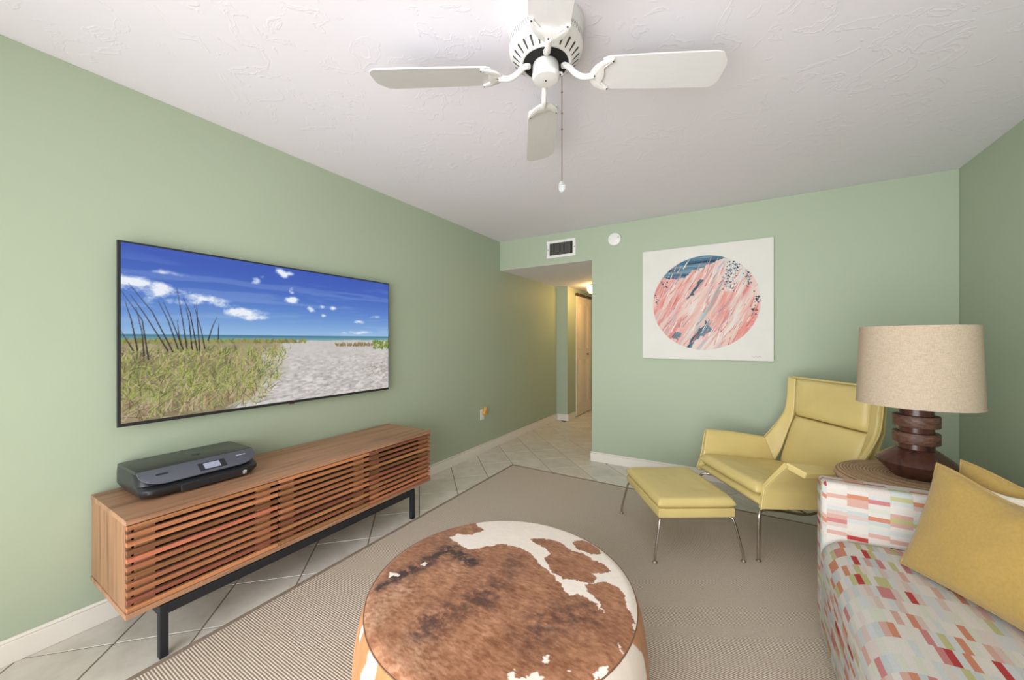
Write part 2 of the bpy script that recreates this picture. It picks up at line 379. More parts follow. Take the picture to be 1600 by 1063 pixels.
for i in range(-4, 18):
    for j in range(-9, 32):
        if (i+j) % 2 == 0: continue
        cx, cy = VX+i*HD, VY+j*HD
        # hidden under the middle of the rug: nothing of it shows
        if -1.55 < cx < .8 and -.9 < cy < 2.85: continue
        P = [(cx+hh, cy), (cx, cy+hh), (cx-hh, cy), (cx, cy-hh)]
        regs = [(XL+E_, XR-E_, YF+E_, YB-E_), (XL+E_, HX-E_, YB-E_, HE-E_)] if cx+HD > HX else [(XL+E_, HX+9, YF+E_, HE-E_)]
        if cy-HD > YB: regs = [(XL+E_ if cy-HD < JY else JX+E_, HX-E_, YB, HE-E_)]
        for rg in regs:
            q = clip(P, *rg)
            if cy > JY-HD and q and cx-HD < JX:      # keep clear of the jog
                q = clip(q, JX+E_, 9, YF, 9) if cy > JY else clip(q, XL, 9, YF, JY-E_)
            if len(q) < 3 or parea(q) < .0008: continue
            if abs(parea(q)-2*hh*hh) < 1e-6: obj('tile', full, None, fl, (cx, cy, 0))
            else: obj('tile', tile_mesh([(x-cx, y-cy) for x, y in q]), M['tile'], fl, (cx, cy, 0))

# hall doors
dx = JX+.001
d1 = struct(obj('door_1', box(dx, dx+.022, 5.765, 6.46, .02, 1.985, .002, 1), M['doorw']))
obj('door_track', box(dx, dx+.03, 5.75, 6.47, 1.99, 2.030), M['olive'], d1)
for (y0, y1) in ((5.84, 6.02), (6.09, 6.14)):
    for (z0, z1) in ((.22, .93), (1.12, 1.86)):
        obj('door_panel', box(dx+.022, dx+.029, y0, y1+.14, z0, z1, .006, 2), M['doorw'], d1) if y0 < 6 else None
for (z0, z1) in ((.22, .93), (1.12, 1.86)):
    obj('door_panel', box(dx+.022, dx+.029, 6.25, 6.40, z0, z1, .006, 2), M['doorw'], d1)
kb = obj('door_knob', lathe([(.0, 0), (.008, 0), (.008, .02), (.018, .028), (.02, .038), (.012, .046), (0, .048)], 20), M['brass'], d1, (dx+.022, 6.2, 1.02), (0, math.pi/2, 0))
d2 = struct(obj('door_2', box(-2.16, -1.34, HE-.035, HE-.001, .01, 2.02, .003, 1), M['white']))
dl = obj('door_handle', lathe([(0, 0), (.03, 0), (.03, .012), (.012, .016), (.012, .045), (.028, .05), (.028, .075), (0, .08)], 20), M['hole'], d2, (-2.09, HE-.035, 1.0), (math.pi/2, 0, 0))
obj('deadbolt', lathe([(0, 0), (.03, 0), (.028, .02), (0, .022)], 20), M['hole'], d2, (-2.09, HE-.035, 1.14), (math.pi/2, 0, 0))
# hall ceiling lamp
hl = thing('flush_ceiling_lamp', 'small warm glowing flush ceiling lamp in the hallway', 'lamp', (-1.80, 5.50, HZ))
obj('base_plate', lathe([(0, -.001), (.13, -.001), (.13, -.02), (0, -.02)], 32), M['brass'], hl)
obj('glass_shade', lathe([(.0, -.145), (.06, -.14), (.11, -.12), (.14, -.08), (.145, -.021), (0, -.021)], 36), M['glow'], hl)
# ================================================================== painted prints (colour per mesh vertex)
def vnoise(h, w, cells_y, cells_x, r):
    g_ = r.random((cells_y+2, cells_x+2)); ys = np.linspace(0, cells_y, h, endpoint=False); xs = np.linspace(0, cells_x, w, endpoint=False)
    yi = ys.astype(int); xi = xs.astype(int); fy = ys-yi; fx = xs-xi; fy = (fy*fy*(3-2*fy))[:, None]; fx = (fx*fx*(3-2*fx))[None]
    a = g_[np.ix_(yi, xi)]; b_ = g_[np.ix_(yi, xi+1)]; c = g_[np.ix_(yi+1, xi)]; d = g_[np.ix_(yi+1, xi+1)]
    return (a*(1-fx)+b_*fx)*(1-fy)+(c*(1-fx)+d*fx)*fy
def fbm(h, w, cy, cx, r, octv=5, gain=.55):
    o = np.zeros((h, w)); a = 1; t = 0
    for k in range(octv): o += a*vnoise(h, w, max(1, int(cy*2**k)), max(1, int(cx*2**k)), r); t += a; a *= gain
    return o/t
def s2l(a): a = np.clip(a, 0, 255)/255.0; return np.where(a <= .04045, a/12.92, ((a+.055)/1.055)**2.4)
def mixc(img, col, m): 
    m = np.clip(m, 0, 1)[..., None]; return img*(1-m)+np.array(col, float)*m
def colour(me, rgb):
    at = me.color_attributes.new('Col', 'FLOAT_COLOR', 'POINT')
    a = np.ones((rgb.reshape(-1, 3).shape[0], 4)); a[:, :3] = s2l(rgb.reshape(-1, 3)); at.data.foreach_set('color', a.astype(np.float32).ravel())
def grid_np(P):   # P (ny,nx,3) array of points
    ny, nx, _ = P.shape; idx = np.arange(ny*nx).reshape(ny, nx)
    q = np.stack([idx[:-1, :-1], idx[:-1, 1:], idx[1:, 1:], idx[1:, :-1]], -1).reshape(-1, 4)
    me = bpy.data.meshes.new('m'); me.vertices.add(ny*nx); me.vertices.foreach_set('co', P.astype(np.float32).ravel())
    me.loops.add(q.size); me.loops.foreach_set('vertex_index', q.ravel().astype(np.int32))
    me.polygons.add(len(q)); me.polygons.foreach_set('loop_start', np.arange(0, q.size, 4, dtype=np.int32))
    me.polygons.foreach_set('use_smooth', [True]*len(q)); me.update(); me.validate(); return me
def stroke(img, pts, width, col, al=1.0, taper=True):
    h, w, _ = img.shape; n = 0
    P = [np.array(p, float) for p in pts]
    for i in range(len(P)-1):
        a, b_ = P[i], P[i+1]; steps = int(max(abs(b_-a))*1.5)+1
        for k in range(steps):
            t = k/steps; p = a+(b_-a)*t; wd_ = width*(1-.75*((i+t)/(len(P)-1))) if taper else width
            x0, x1 = int(p[0]-wd_), int(p[0]+wd_+1); y0, y1 = int(p[1]-wd_), int(p[1]+wd_+1)
            for yy in range(max(0, y0), min(h, y1+1)):
                for xx in range(max(0, x0), min(w, x1+1)):
                    d = math.hypot(xx-p[0], yy-p[1]); c = max(0, min(1, wd_+.5-d))*al
                    if c > 0: img[yy, xx] = img[yy, xx]*(1-c)+np.array(col)*c

# ---------------- television
TY0, TY1, TZ0, TZ1 = .523, 2.052, .868, 1.713
TX = -2.375
tv = thing('television', 'large thin wall-mounted flat television showing a beach photograph', 'television', (XL+.002, (TY0+TY1)/2, TZ0))
def tvp(x, y, z): return (x-(XL+.002), y-(TY0+TY1)/2, z-TZ0)
def tvbox(name, x0, x1, y0, y1, z0, z1, mat, bev=.001):
    a = tvp(x0, y0, z0); b_ = tvp(x1, y1, z1); return obj(name, box(a[0], b_[0], a[1], b_[1], a[2], b_[2], bev, 1), mat, tv)
tvbox('panel', TX-.012, TX, TY0, TY1, TZ0, TZ1, M['black'])
tvbox('electronics_box', XL+.012, TX-.0125, TY0+.25, TY1-.25, TZ0+.05, TZ0+.45, M['black'], .004)
tvbox('wall_bracket', XL+.0005, XL+.0115, TY0+.5, TY1-.5, TZ0+.15, TZ0+.6, M['steel'])
tvbox('logo_tab', TX-.006, TX+.001, (TY0+TY1)/2-.012, (TY0+TY1)/2+.02, TZ0-.006, TZ0-.0002, simple('dark_red_tab', (110, 40, 36), .4))
SW, SH = 620, 348
SY0, SY1, SZ0, SZ1 = TY0+.012, TY1-.009, TZ0+.016, TZ1-.009
def st(u, v):   # photo pixel -> image pixel of the screen
    p = on_x(u, v, TX); return ((p.y-SY0)/(SY1-SY0)*SW, (p.z-SZ0)/(SZ1-SZ0)*SH)
def beach():
    r = np.random.default_rng(5); yy, xx = np.mgrid[0:SH, 0:SW].astype(float); s = xx/SW; t = yy/SH
    HZt = .492; img = np.zeros((SH, SW, 3))
    k = np.clip((t-HZt)/(1-HZt), 0, 1)[..., None]
    sky = np.array([150, 186, 222.])*(1-k)**3+np.array([84, 132, 206.])*(1-(1-k)**3)*(1-k)+np.array([58, 86, 178.])*(1-(1-k)**3)*k
    img[:] = sky
    wisp = fbm(SH, SW, 14, 5, r, 5); fine = fbm(SH, SW, 16, 22, r, 6, .62); streak = fbm(SH, SW, 26, 4, r, 4)
    img = mixc(img, (196, 208, 232), np.clip((streak-.5)*1.0, 0, .18)*(t > HZt)*(1-np.clip((t-.85)/.15, 0, 1)))
    cl = np.zeros((SH, SW))
    def puff(u, v, ru, rv, amp, slope=0):
        cx, cy = st(u, v); dx_ = (xx-cx)/(ru*1.25); dy_ = (yy-cy-slope*(xx-cx)+6*(wisp-.5))/(rv*1.45)
        return amp*np.exp(-(dx_**2+dy_**2))
    for a in ((205, 440, 45, 9, 1.15, -.10), (225, 452, 70, 13, .85, -.12), (300, 462, 60, 9, 1.1, -.22), (330, 474, 38, 7, .95, -.1), (250, 468, 60, 9, .55, -.1), (375, 488, 38, 8, .95, 0), (395, 496, 30, 6, .7, 0),
              (400, 440, 12, 7, .8, 0), (440, 427, 14, 8, 1.05, -.4), (452, 428, 10, 6, .7, 0), (413, 434, 10, 6, .6, 0), (455, 453, 9, 9, .95, 0), (458, 469, 16, 6, 1.15, 0), (470, 476, 8, 5, .6, 0), (486, 483, 11, 6, 1.0, 0), (502, 479, 8, 5, .7, 0), (520, 482, 12, 5, .65, 0), (505, 493, 8, 4, .85, 0), (560, 503, 18, 4, .9, 0), (585, 496, 20, 5, .5, .2), (560, 519, 70, 4, .6, 0), (230, 420, 60, 5, .45, -.1)):
        cl = np.maximum(cl, puff(*a))
    m = np.clip((cl+(fine-.5)*2.2*np.clip(cl*2, 0, 1)+(wisp-.5)*.8-.36)*1.5, 0, 1)*np.clip(cl*3, 0, 1); img = mixc(img, (232, 236, 246), m*(t > HZt))
    # sea
    sea = (t <= HZt) & (t > .452); kk = np.clip((HZt-t)/.04, 0, 1)[..., None]
    img = np.where(sea[..., None], np.array([62, 112, 140.])*(1-kk)+np.array([132, 178, 178.])*kk, img)
    # sand
    sn = fbm(SH, SW, 10, 12, r, 5, .7); foot = np.clip(vnoise(SH, SW, 80, 62, r)-.5, -.5, .5)*np.clip((.46-t)/.3, .15, 1)
    edge = .455+.012*(fbm(SH, SW, 3, 8, r, 3)-.5)
    sand = np.stack([198+26*(sn-.5)+44*foot, 192+26*(sn-.5)+45*foot, 188+26*(sn-.5)+48*foot], -1)
    sh_ = np.clip((vnoise(SH, SW, 95, 70, r)-.62)*3, 0, 1)*np.clip((.43-t)/.2, 0, 1); sand = mixc(sand, (152, 148, 148), sh_*.6)
    img = np.where((t <= edge)[..., None], sand, img)
    # dune grass on the left: base tone then blades
    gx = np.interp(t, [0, .1, .2, .3, .4, .455], [.36, .40, .44, .44, .46, .52]); gn = fbm(SH, SW, 9, 16, r, 5)
    gm = np.clip((gx-.03+.18*(gn-.5)-s)*22, 0, 1)*(t < edge+.008)
    base = np.array([150, 138, 108.])+(gn[..., None]-.5)*np.array([90, 84, 70.])
    img = img*(1-gm[..., None])+base*gm[..., None]
    gm2 = np.clip((.30+.3*(gn-.5)-s)*10, 0, 1)*np.clip((.40-t)*12, 0, 1)*np.clip((t-.2)*8, 0, 1); img = mixc(img, (120, 98, 80), gm2*.5)
    rr = random.Random(3)
    for _ in range(1900):
        ty = rr.random()**.8*.40; tx = rr.random()*np.interp(ty, [0, .1, .2, .3, .4], [.38, .42, .45, .46, .50])
        ln = (.035+.075*rr.random())*(1.1-ty*1.6); a = rr.gauss(.25, .75); c = rr.choice([(150, 168, 70), (128, 152, 62), (172, 178, 92), (108, 128, 54), (188, 170, 112), (96, 92, 58), (200, 186, 140), (74, 84, 44)])
        if ty < .1 and rr.random() < .55: c = rr.choice([(196, 180, 144), (150, 122, 92), (104, 84, 66)])
        x0, y0 = tx*SW, ty*SH; x1 = x0+math.sin(a)*ln*SH; y1 = y0+math.cos(a)*ln*SH
        stroke(img, [(x0, y0), ((x0+x1)/2+rr.gauss(0, 2), (y0+y1)/2+2), (x1, y1)], .7, c, .75)
    for _ in range(420):    # ridge line tufts and right hand plants
        side = rr.random()
        if side < .55: tx, ty, c = rr.random()*.56, .44+.012*rr.random(), rr.choice([(140, 152, 78), (118, 122, 66), (156, 140, 96)])
        elif side < .8: tx, ty, c = .90+.1*rr.random(), .375+.07*rr.random(), rr.choice([(122, 146, 58), (98, 120, 48), (140, 150, 70)])
        else: tx, ty, c = .70+.2*rr.random(), .405+.015*rr.random(), rr.choice([(150, 128, 96), (128, 112, 74)])
        stroke(img, [(tx*SW, ty*SH), (tx*SW+rr.gauss(0, 4), ty*SH+4+5*rr.random())], 2.2, c, .75)
    for _ in range(70):
        tx, ty = .88+.11*rr.random(), .06+.2*rr.random(); stroke(img, [(tx*SW, ty*SH), (tx*SW+rr.gauss(0, 7), ty*SH+rr.gauss(0, 4))], .9, (138, 122, 104), .7)
    # sea-oat stalks
    for pts in ([(232, 562), (222, 500), (190, 455)], [(270, 550), (238, 488), (200, 442)], [(262, 548), (225, 490), (203, 460)], [(292, 545), (285, 500), (276, 450)], [(308, 548), (297, 490), (286, 465)], [(278, 545), (262, 500), (247, 470)], [(300, 546), (295, 500), (290, 480)], [(312, 548), (308, 500), (307, 472)],
                [(215, 548), (205, 500), (195, 470)], [(225, 556), (222, 520), (212, 480)], [(283, 540), (279, 520), (277, 500)], [(325, 532), (332, 510), (339, 495)], [(208, 548), (200, 535), (187, 514)], [(286, 546), (270, 505), (255, 472)], [(320, 545), (314, 515), (303, 478)], [(341, 530), (341, 515), (342, 505)]):
        stroke(img, [st(*p) for p in pts], 1.15, (52, 42, 46), .85)
    return img
ys, xs = np.meshgrid(np.linspace(SZ0, SZ1, SH), np.linspace(SY0, SY1, SW), indexing='ij')
P = np.stack([np.full_like(xs, TX+.0006-(XL+.002)), xs-(TY0+TY1)/2, ys-TZ0], -1)
sm = grid_np(P); colour(sm, beach()); obj('screen', sm, M['screen'], tv)

# ---------------- abstract canvas on the back wall
AX0, AX1, AZ0, AZ1, AY = -.768, .271, 1.086, 2.11, YB-.040
art = thing('canvas_painting', 'square white canvas with a round pink and teal abstract painting', 'painting', ((AX0+AX1)/2, YB-.002, AZ0))
ac = (AX0+AX1)/2
obj('stretcher', box(AX0-ac, AX1-ac, AY-YB+.003, 0, 0, AZ1-AZ0, .003, 1), M['edge'], art)
AN = 420
def at(u, v): p = on_y(u, v, AY); return ((p.x-AX0)/(AX1-AX0)*AN, (p.z-AZ0)/(AZ1-AZ0)*AN)
def az(a, b_): return at(980+a/4.623, 350+b_/4.623)
def painting():
    r = np.random.default_rng(21); rr = random.Random(8); yy, xx = np.mgrid[0:AN, 0:AN].astype(float)
    img = np.full((AN, AN, 3), 1.0)*np.array([224, 221, 214.])+(fbm(AN, AN, 6, 6, r, 4)[..., None]-.5)*7
    base = img.copy()
    e = [az(183, 580), az(968, 560), az(570, 228), az(560, 908)]
    cx = (e[0][0]+e[1][0])/2; cy = (e[2][1]+e[3][1])/2; rad = ((e[1][0]-e[0][0])/2+(e[2][1]-e[3][1])/2)/2
    inside = np.clip(rad-np.hypot(xx-cx, yy-cy), 0, 1)
    # marbled pinks running from lower left to upper right
    th = math.radians(62); ul = xx*math.cos(th)+yy*math.sin(th); vl = -xx*math.sin(th)+yy*math.cos(th)
    def rot_noise(fx, fy, seed):
        q = np.random.default_rng(seed); big = fbm(900, 900, fy, fx, q, 5, .6)
        wob = fbm(AN, AN, 3, 3, q, 3)*34
        iu = np.clip((ul+240)/3.2*2.2, 0, 899).astype(int); iv = np.clip((vl+wob+440), 0, 899).astype(int); return big[iv, iu]
    a = rot_noise(5, 34, 1); b_ = rot_noise(7, 60, 2); c = rot_noise(4, 20, 3)
    pic = np.full((AN, AN, 3), 1.0)*np.array([226, 196, 186.])
    pic = mixc(pic, (222, 132, 124), np.clip((a-.50)*4, 0, 1)*.75); pic = mixc(pic, (206, 98, 96), np.clip((b_-.57)*7, 0, 1)*.6)
    pic = mixc(pic, (226, 222, 214), np.clip((c-.54)*7, 0, 1)*.85); pic = mixc(pic, (170, 160, 178), np.clip((.40-b_)*6, 0, 1)*.55)
    pic = mixc(pic, (130, 178, 184), np.clip((.36-a)*8, 0, 1)*.6)
    def poly_mask(pts, soft=3):
        m = np.zeros((AN, AN), bool); n = len(pts); wob = (fbm(AN, AN, 14, 14, r, 5, .7)-.5)*34; px = xx+wob; py = yy+wob[::-1]
        for i in range(n):
            x1, y1 = pts[i]; x2, y2 = pts[(i+1) % n]
            cnd = ((y1 > py) != (y2 > py)) & (px < (x2-x1)*(py-y1)/(y2-y1+1e-9)+x1); m ^= cnd
        return m.astype(float)
    s1 = fbm(AN, AN, 40, 5, r, 4)
    m = poly_mask([az(*p) for p in ((255, 385), (330, 300), (430, 235), (560, 220), (700, 215), (690, 235), (600, 290), (480, 345), (350, 398))])
    pic = mixc(pic, (58, 104, 130), m*.95); pic = mixc(pic, (130, 158, 172), m*np.clip((s1-.5)*6, 0, 1)*.8); pic = mixc(pic, (30, 52, 76), m*np.clip((.44-s1)*8, 0, 1)*.9)
    for q in ([(430, 890), (470, 820), (560, 720), (600, 670), (590, 720), (610, 760), (540, 800), (480, 850), (470, 895)], [(330, 830), (360, 780), (395, 800), (370, 850)], [(470, 480), (540, 390), (550, 400), (500, 485), (430, 545), (440, 515)]):
        m = poly_mask([az(*p) for p in q]); pic = mixc(pic, (70, 122, 142), m*.85); pic = mixc(pic, (34, 58, 84), m*np.clip((b_-.5)*7, 0, 1)*.8)
    m = poly_mask([az(*p) for p in ((690, 240), (800, 265), (880, 330), (890, 440), (860, 420), (800, 400), (760, 470), (700, 490), (690, 400), (700, 330))]); pic = mixc(pic, (214, 214, 210), m*.8)
    for (x, y, w, h, n) in ((780, 310, 85, 50, 60), (740, 420, 50, 70, 60), (875, 370, 22, 70, 45), (940, 540, 25, 60, 26), (915, 630, 25, 40, 12), (270, 440, 50, 40, 14), (215, 550, 25, 50, 12)):
        for _ in range(n):
            p = az(rr.gauss(x, w*.5), rr.gauss(y, h*.5)); q = rr.choice([(28, 38, 62), (40, 66, 92), (24, 28, 44)]); R_ = .8+1.9*rr.random()
            stroke(pic, [p, (p[0]+.5, p[1])], R_, q, .9, False)
    for _ in range(320):
        x, y = rr.uniform(200, 940), rr.uniform(300, 880); p = az(x, y); a_ = math.radians(rr.gauss(60, 9)); l_ = rr.uniform(10, 60)
        stroke(pic, [p, (p[0]+math.cos(a_)*l_, p[1]+math.sin(a_)*l_)], rr.uniform(.6, 1.5), rr.choice([(240, 226, 218), (206, 90, 90), (232, 160, 148), (236, 230, 222), (150, 120, 130), (222, 120, 112)]), .75)
    out = base*(1-inside[..., None])+pic*inside[..., None]
    sg = [az(900+14*k, 958+(9 if k % 2 else -6)) for k in range(6)]; stroke(out, sg, .6, (150, 146, 142), .5, False)
    return out
zz, xs = np.meshgrid(np.linspace(AZ0+.001, AZ1-.001, AN), np.linspace(AX0+.001, AX1-.001, AN), indexing='ij')
P = np.stack([xs-ac, np.full_like(xs, AY-YB+.0022), zz-AZ0], -1)[:, ::-1]
am = grid_np(P); colour(am, painting()[:, ::-1]); obj('painted_face', am, M['canvas'], art)

# ---------------- wall fittings
vt = thing('air_vent', 'white metal air vent with dark upright louvres above the hallway', 'air vent', (-1.631, YB-.001, 2.168))
VW, VH = .34, .187
obj('frame', boxes([(-VW/2, VW/2, -.012, 0, 0, .027), (-VW/2, VW/2, -.012, 0, VH-.027, VH), (-VW/2, -VW/2+.034, -.012, 0, .027, VH-.027), (VW/2-.034, VW/2, -.012, 0, .027, VH-.027)]), M['white'], vt)
obj('dark_duct', box(-VW/2+.034, VW/2-.034, -.003, 0, .027, VH-.027), M['hole'], vt)
lv = box(-.0012, .0012, -.011, -.0035, .0275, VH-.0275); lv.materials.append(simple('shadowed_louvre_metal', (150, 146, 142), .5))
for k in range(19): obj('louvre', lv, None, vt, (-VW/2+.034+.0136*(k+.75), 0, 0), (0, 0, 0))
for sx in (-1, 1): obj('screw', lathe([(0, 0), (.005, 0), (.004, .002), (0, .0025)], 12), M['steel'], vt, (sx*(VW/2-.014), -.012, VH/2), (math.pi/2, 0, 0))
sd = thing('smoke_detector', 'round white smoke detector high on the green wall', 'smoke detector', (-1.044, YB-.001, 2.276))
obj('housing', lathe([(0, 0), (.068, 0), (.068, .012), (.062, .03), (.05, .036), (0, .038)], 48), M['white'], sd, None, (math.pi/2, 0, 0))
obj('test_button', lathe([(0, 0), (.009, 0), (.008, .003), (0, .0035)], 16), M['mark'], sd, (.042, -.034, .014), (math.pi/2, 0, 0))
ol = thing('wall_outlet', 'white wall outlet low on the left green wall', 'outlet', (XL+.001, 3.40, .43), math.pi/2)
obj('cover_plate', prism(rrect(.07, .115, .006), 0, .006, .001, 1), M['white'], ol, None, (math.pi/2, 0, 0))
for s in (-1, 1): obj('socket', prism(rrect(.034, .03, .012), .006, .0085), M['white'], ol, (0, 0, s*.02), (math.pi/2, 0, 0))
ng = thing('plug_in_freshener', 'amber plug-in air freshener stuck in the left wall outlet', 'air freshener', (XL+.0105, 3.415, .452), math.pi/2)
obj('body', prism(rrect(.05, .052, .018), 0, .035, .006, 3), M['orange'], ng, None, (math.pi/2, 0, 0))
obj('bottle', lathe([(0, -.01), (.018, -.01), (.02, 0), (.02, .018), (.012, .026), (.012, .034), (0, .035)], 20), M['orange'], ng, (0, -.022, .03))
o2 = thing('wall_outlet', 'wall outlet behind the yellow armchair', 'outlet', (.125, YB-.001, .455), 0)
obj('cover_plate', prism(rrect(.07, .115, .006), 0, .006, .001, 1), M['wall'], o2, None, (math.pi/2, 0, 0))
for s in (-1, 1): obj('socket', prism(rrect(.034, .03, .012), .006, .0085), M['wall'], o2, (0, 0, s*.02), (math.pi/2, 0, 0))

# ================================================================== RUG
RX0, RX1, RY0, RY1 = -1.924, 1.12, -.45, 3.214; RT = .010
rug = thing('area_rug', 'taupe ribbed area rug with a flat brown bound edge', 'rug', ((RX0+RX1)/2, (RY0+RY1)/2, TH+.0003))
rcx, rcy = (RX0+RX1)/2, (RY0+RY1)/2; hw_, hh_ = (RX1-RX0)/2, (RY1-RY0)/2; bw = .024
obj('woven_field', box(-hw_+bw, hw_-bw, -hh_+bw, hh_-bw, 0, RT-.001), M['rug'], rug)
for (x0, x1, y0, y1) in ((-hw_, -hw_+bw, -hh_, hh_), (hw_-bw, hw_, -hh_, hh_), (-hw_+bw, hw_-bw, -hh_, -hh_+bw), (-hw_+bw, hw_-bw, hh_-bw, hh_)):
    obj('bound_edge', box(x0, x1, y0, y1, 0, RT, .002, 1), M['bind'], rug)
FLZ = TH+.0003; RUGZ = FLZ+RT

# ================================================================== MEDIA CONSOLE
CX0, CX1, CY0, CY1, CZ0, CZ1 = -2.407, -1.945, .452, 2.066, .216, .588
con = thing('media_console', 'low walnut media console with horizontal slatted doors on a black steel base', 'console', (CX0, (CY0+CY1)/2, FLZ))
oy = (CY0+CY1)/2
def cb(name, x0, x1, y0, y1, z0, z1, mat, parent=None, bev=.0015, origin=None):
    c = ((x0+x1)/2, (y0+y1)/2, (z0+z1)/2)
    o = obj(name, box(x0-c[0], x1-c[0], y0-c[1], y1-c[1], z0-c[2], z1-c[2], bev, 1), mat, parent or con)
    if parent is None: o.location = (c[0]-CX0, c[1]-oy, c[2]-FLZ)
    else: o.location = (c[0]-origin[0], c[1]-origin[1], c[2]-origin[2])
    return o
pt = .02
cb('top_panel', CX0, CX1+.002, CY0-.003, CY1+.003, CZ1-pt, CZ1, M['walnut_y'])
cb('bottom_panel', CX0, CX1+.002, CY0-.003, CY1+.003, CZ0, CZ0+pt, M['walnut_y'])
cb('side_panel', CX0, CX1-.022, CY0, CY0+pt, CZ0+pt, CZ1-pt, M['walnut_z'])
cb('side_panel', CX0, CX1-.022, CY1-pt, CY1, CZ0+pt, CZ1-pt, M['walnut_z'])
cb('back_panel', CX0, CX0+.008, CY0+pt, CY1-pt, CZ0+pt, CZ1-pt, M['dark'])
DW = (CY1-CY0)/3
nsl = 11; z0s, z1s = CZ0+pt+.002, CZ1-pt-.003; pitch = (z1s-z0s+.013)/nsl; shh = pitch*.55
slat_me = {}
for k in range(3):
    y0 = CY0+DW*k+.0015; y1 = CY0+DW*(k+1)-.0015; yc = (y0+y1)/2; zc = (CZ0+CZ1)/2
    d = cb('door', CX1-.046, CX1-.040, y0+.03, y1-.03, z0s, z1s, M['dark'], None, .0005)
    org = ((CX1-.046+CX1-.040)/2, yc, (z0s+z1s)/2)
    for (a, b_) in ((y0+.026, y0+.085), (y1-.085, y1-.026)): cb('stile', CX1-.040, CX1-.0185, a, b_, z0s, z1s, M['walnut_z'], d, .001, org)
    for n in range(nsl):
        z = z0s+pitch*n
        cb('slat', CX1-.018, CX1, y0, y1, z, z+shh, M['slat'], d, .0012, org)
# steel base
bz = CZ0-.0005; th = .027
LYA, LYB = .545, 1.905
for (xa, xb) in ((CX1-.024, CX1+.005), (CX0+.03, CX0+.058)):
    cb('base_rail', xa, xb, LYA+th, LYB-th, bz-.044, bz-.004, M['steel'])
    for ya in (LYA, LYB-th): cb('leg', xa, xb, ya, ya+th, FLZ, bz-.0035, M['steel'])
for ya in (LYA, LYB-th): cb('cross_rail', CX0+.058, CX1-.024, ya, ya+th, bz-.044, bz-.004, M['steel'])
for ya in (LYA+.09, oy, LYB-.19): cb('mounting_plate', CX1-.03, CX1-.0, ya, ya+.1, bz-.004, bz, M['steel'], None, .0005)

# ================================================================== PRINTER
PX, PY, PZ = -2.245, .75, CZ1+.0005
pr = thing('printer', 'black all-in-one inkjet printer with a small display, on the console', 'printer', (PX, PY, PZ))
pw, pd, ph = .445, .335, .112       # along y, along x, height ; front is +x
def pcorner(x, y):   # rounded front corners in plan
    return (x, y)
def ploft(secs, n=9, rc=.05):       # sections: list of (xfront, z) -> stacked plan outlines
    v = []; f = []; outl = []
    for (xf, z, inset) in secs:
        ring = []; yb = pw/2-inset; xb = -pd/2+inset
        for (cx, cy, a0, rr_) in ((xb+.012, -yb+.012, 180, .012), (xf-rc, -yb+rc, 270, rc), (xf-rc, yb-rc, 0, rc), (xb+.012, yb-.012, 90, .012)):
            for q in range(n): a = math.radians(a0+90*q/(n-1)); ring.append((cx+rr_*math.cos(a), cy+rr_*math.sin(a), z))
        outl.append(ring)
    m = len(outl[0])
    for ring in outl: v += ring
    for i in range(len(outl)-1):
        for q in range(m): f.append((i*m+q, i*m+(q+1) % m, (i+1)*m+(q+1) % m, (i+1)*m+q))
    f.append(tuple(range(m))[::-1]); f.append(tuple((len(outl)-1)*m+q for q in range(m)))
    return pyd(v, f, 40)
obj('body', ploft([(.130, .004, .022), (.152, .012, .008), (.166, .030, .0), (.166, .044, .0), (.152, .052, .0), (.128, .056, .0), (.118, .074, .0), (.100, .092, .001), (.080, .1045, .002)]), M['black'], pr)
obj('scanner_lid', ploft([(.085, .1048, .002), (.085, .109, .001), (.078, .113, .005)], 9, .008), simple('olive_black_lid', (58, 60, 56), .3, var=.1, vs=2), pr)
# sloping grey control fascia with rounded lower corners
sx0, sz0_, sx1, sz1_ = .083, .1085, .158, .0605; sl = math.hypot(sx1-sx0, sz1_-sz0_); sa = math.atan2(sz0_-sz1_, sx1-sx0)
fas = []
hwf = pw/2-.004
for q in range(13): a = math.pi/2*q/12; fas.append((sl*(1-.75)+.75*sl*math.sin(a), -hwf+.085*(1-math.cos(a))))
for q in range(13): a = math.pi/2*(1-q/12); fas.append((sl*(1-.75)+.75*sl*math.sin(a), hwf-.085*(1-math.cos(a))))
fas += [(0, hwf), (0, -hwf)]
fm = prism(fas, 0, .006, .0015, 2); fo = obj('control_fascia', fm, M['grey'], pr, (sx0, 0, sz0_), (0, sa, 0))
obj('display_surround', box(sl*.32, sl*.86, -.02, .085, .0061, .0068), M['black'], fo)
obj('display', box(sl*.38, sl*.78, .0, .062, .0069, .0075), M['lcd'], fo)
obj('power_button', prism(rrect(.010, .042, .005), .0061, .0072), M['black'], fo, (sl*.42, -.145, 0))
for q, w in ((0, .013), (1, .012), (2, .010)): obj('lettering', box(sl*.30, sl*.36, .135+q*.015, .135+q*.015+w, .0061, .0064), M['mark'], fo)
# front tray line, badge and lid emblem
obj('output_tray', box(.160, .1685, -.095, .16, .010, .040, .002, 1), M['black'], pr)
bd = obj('badge', prism(rrect(.016, .016, .003), 0, .001), M['white'], pr, (.1672, .150, .024), (math.pi/2, 0, math.pi/2))
bd.location.x = .1686
tm = text_mesh('hp', .015); obj('badge_mark', tm, M['hole'], pr, (.1702, .150, .0235), (math.pi/2, 0, math.pi/2))
em = lathe([(.016, 0), (.019, 0), (.019, .0004), (.016, .0004)], 32, 40, True); obj('lid_emblem', em, M['steel'], pr, (-.02, .02, .1131))
tm2 = text_mesh('hp', .026); obj('lid_emblem_mark', tm2, M['steel'], pr, (-.02, .02, .1133), (0, 0, math.pi/2))

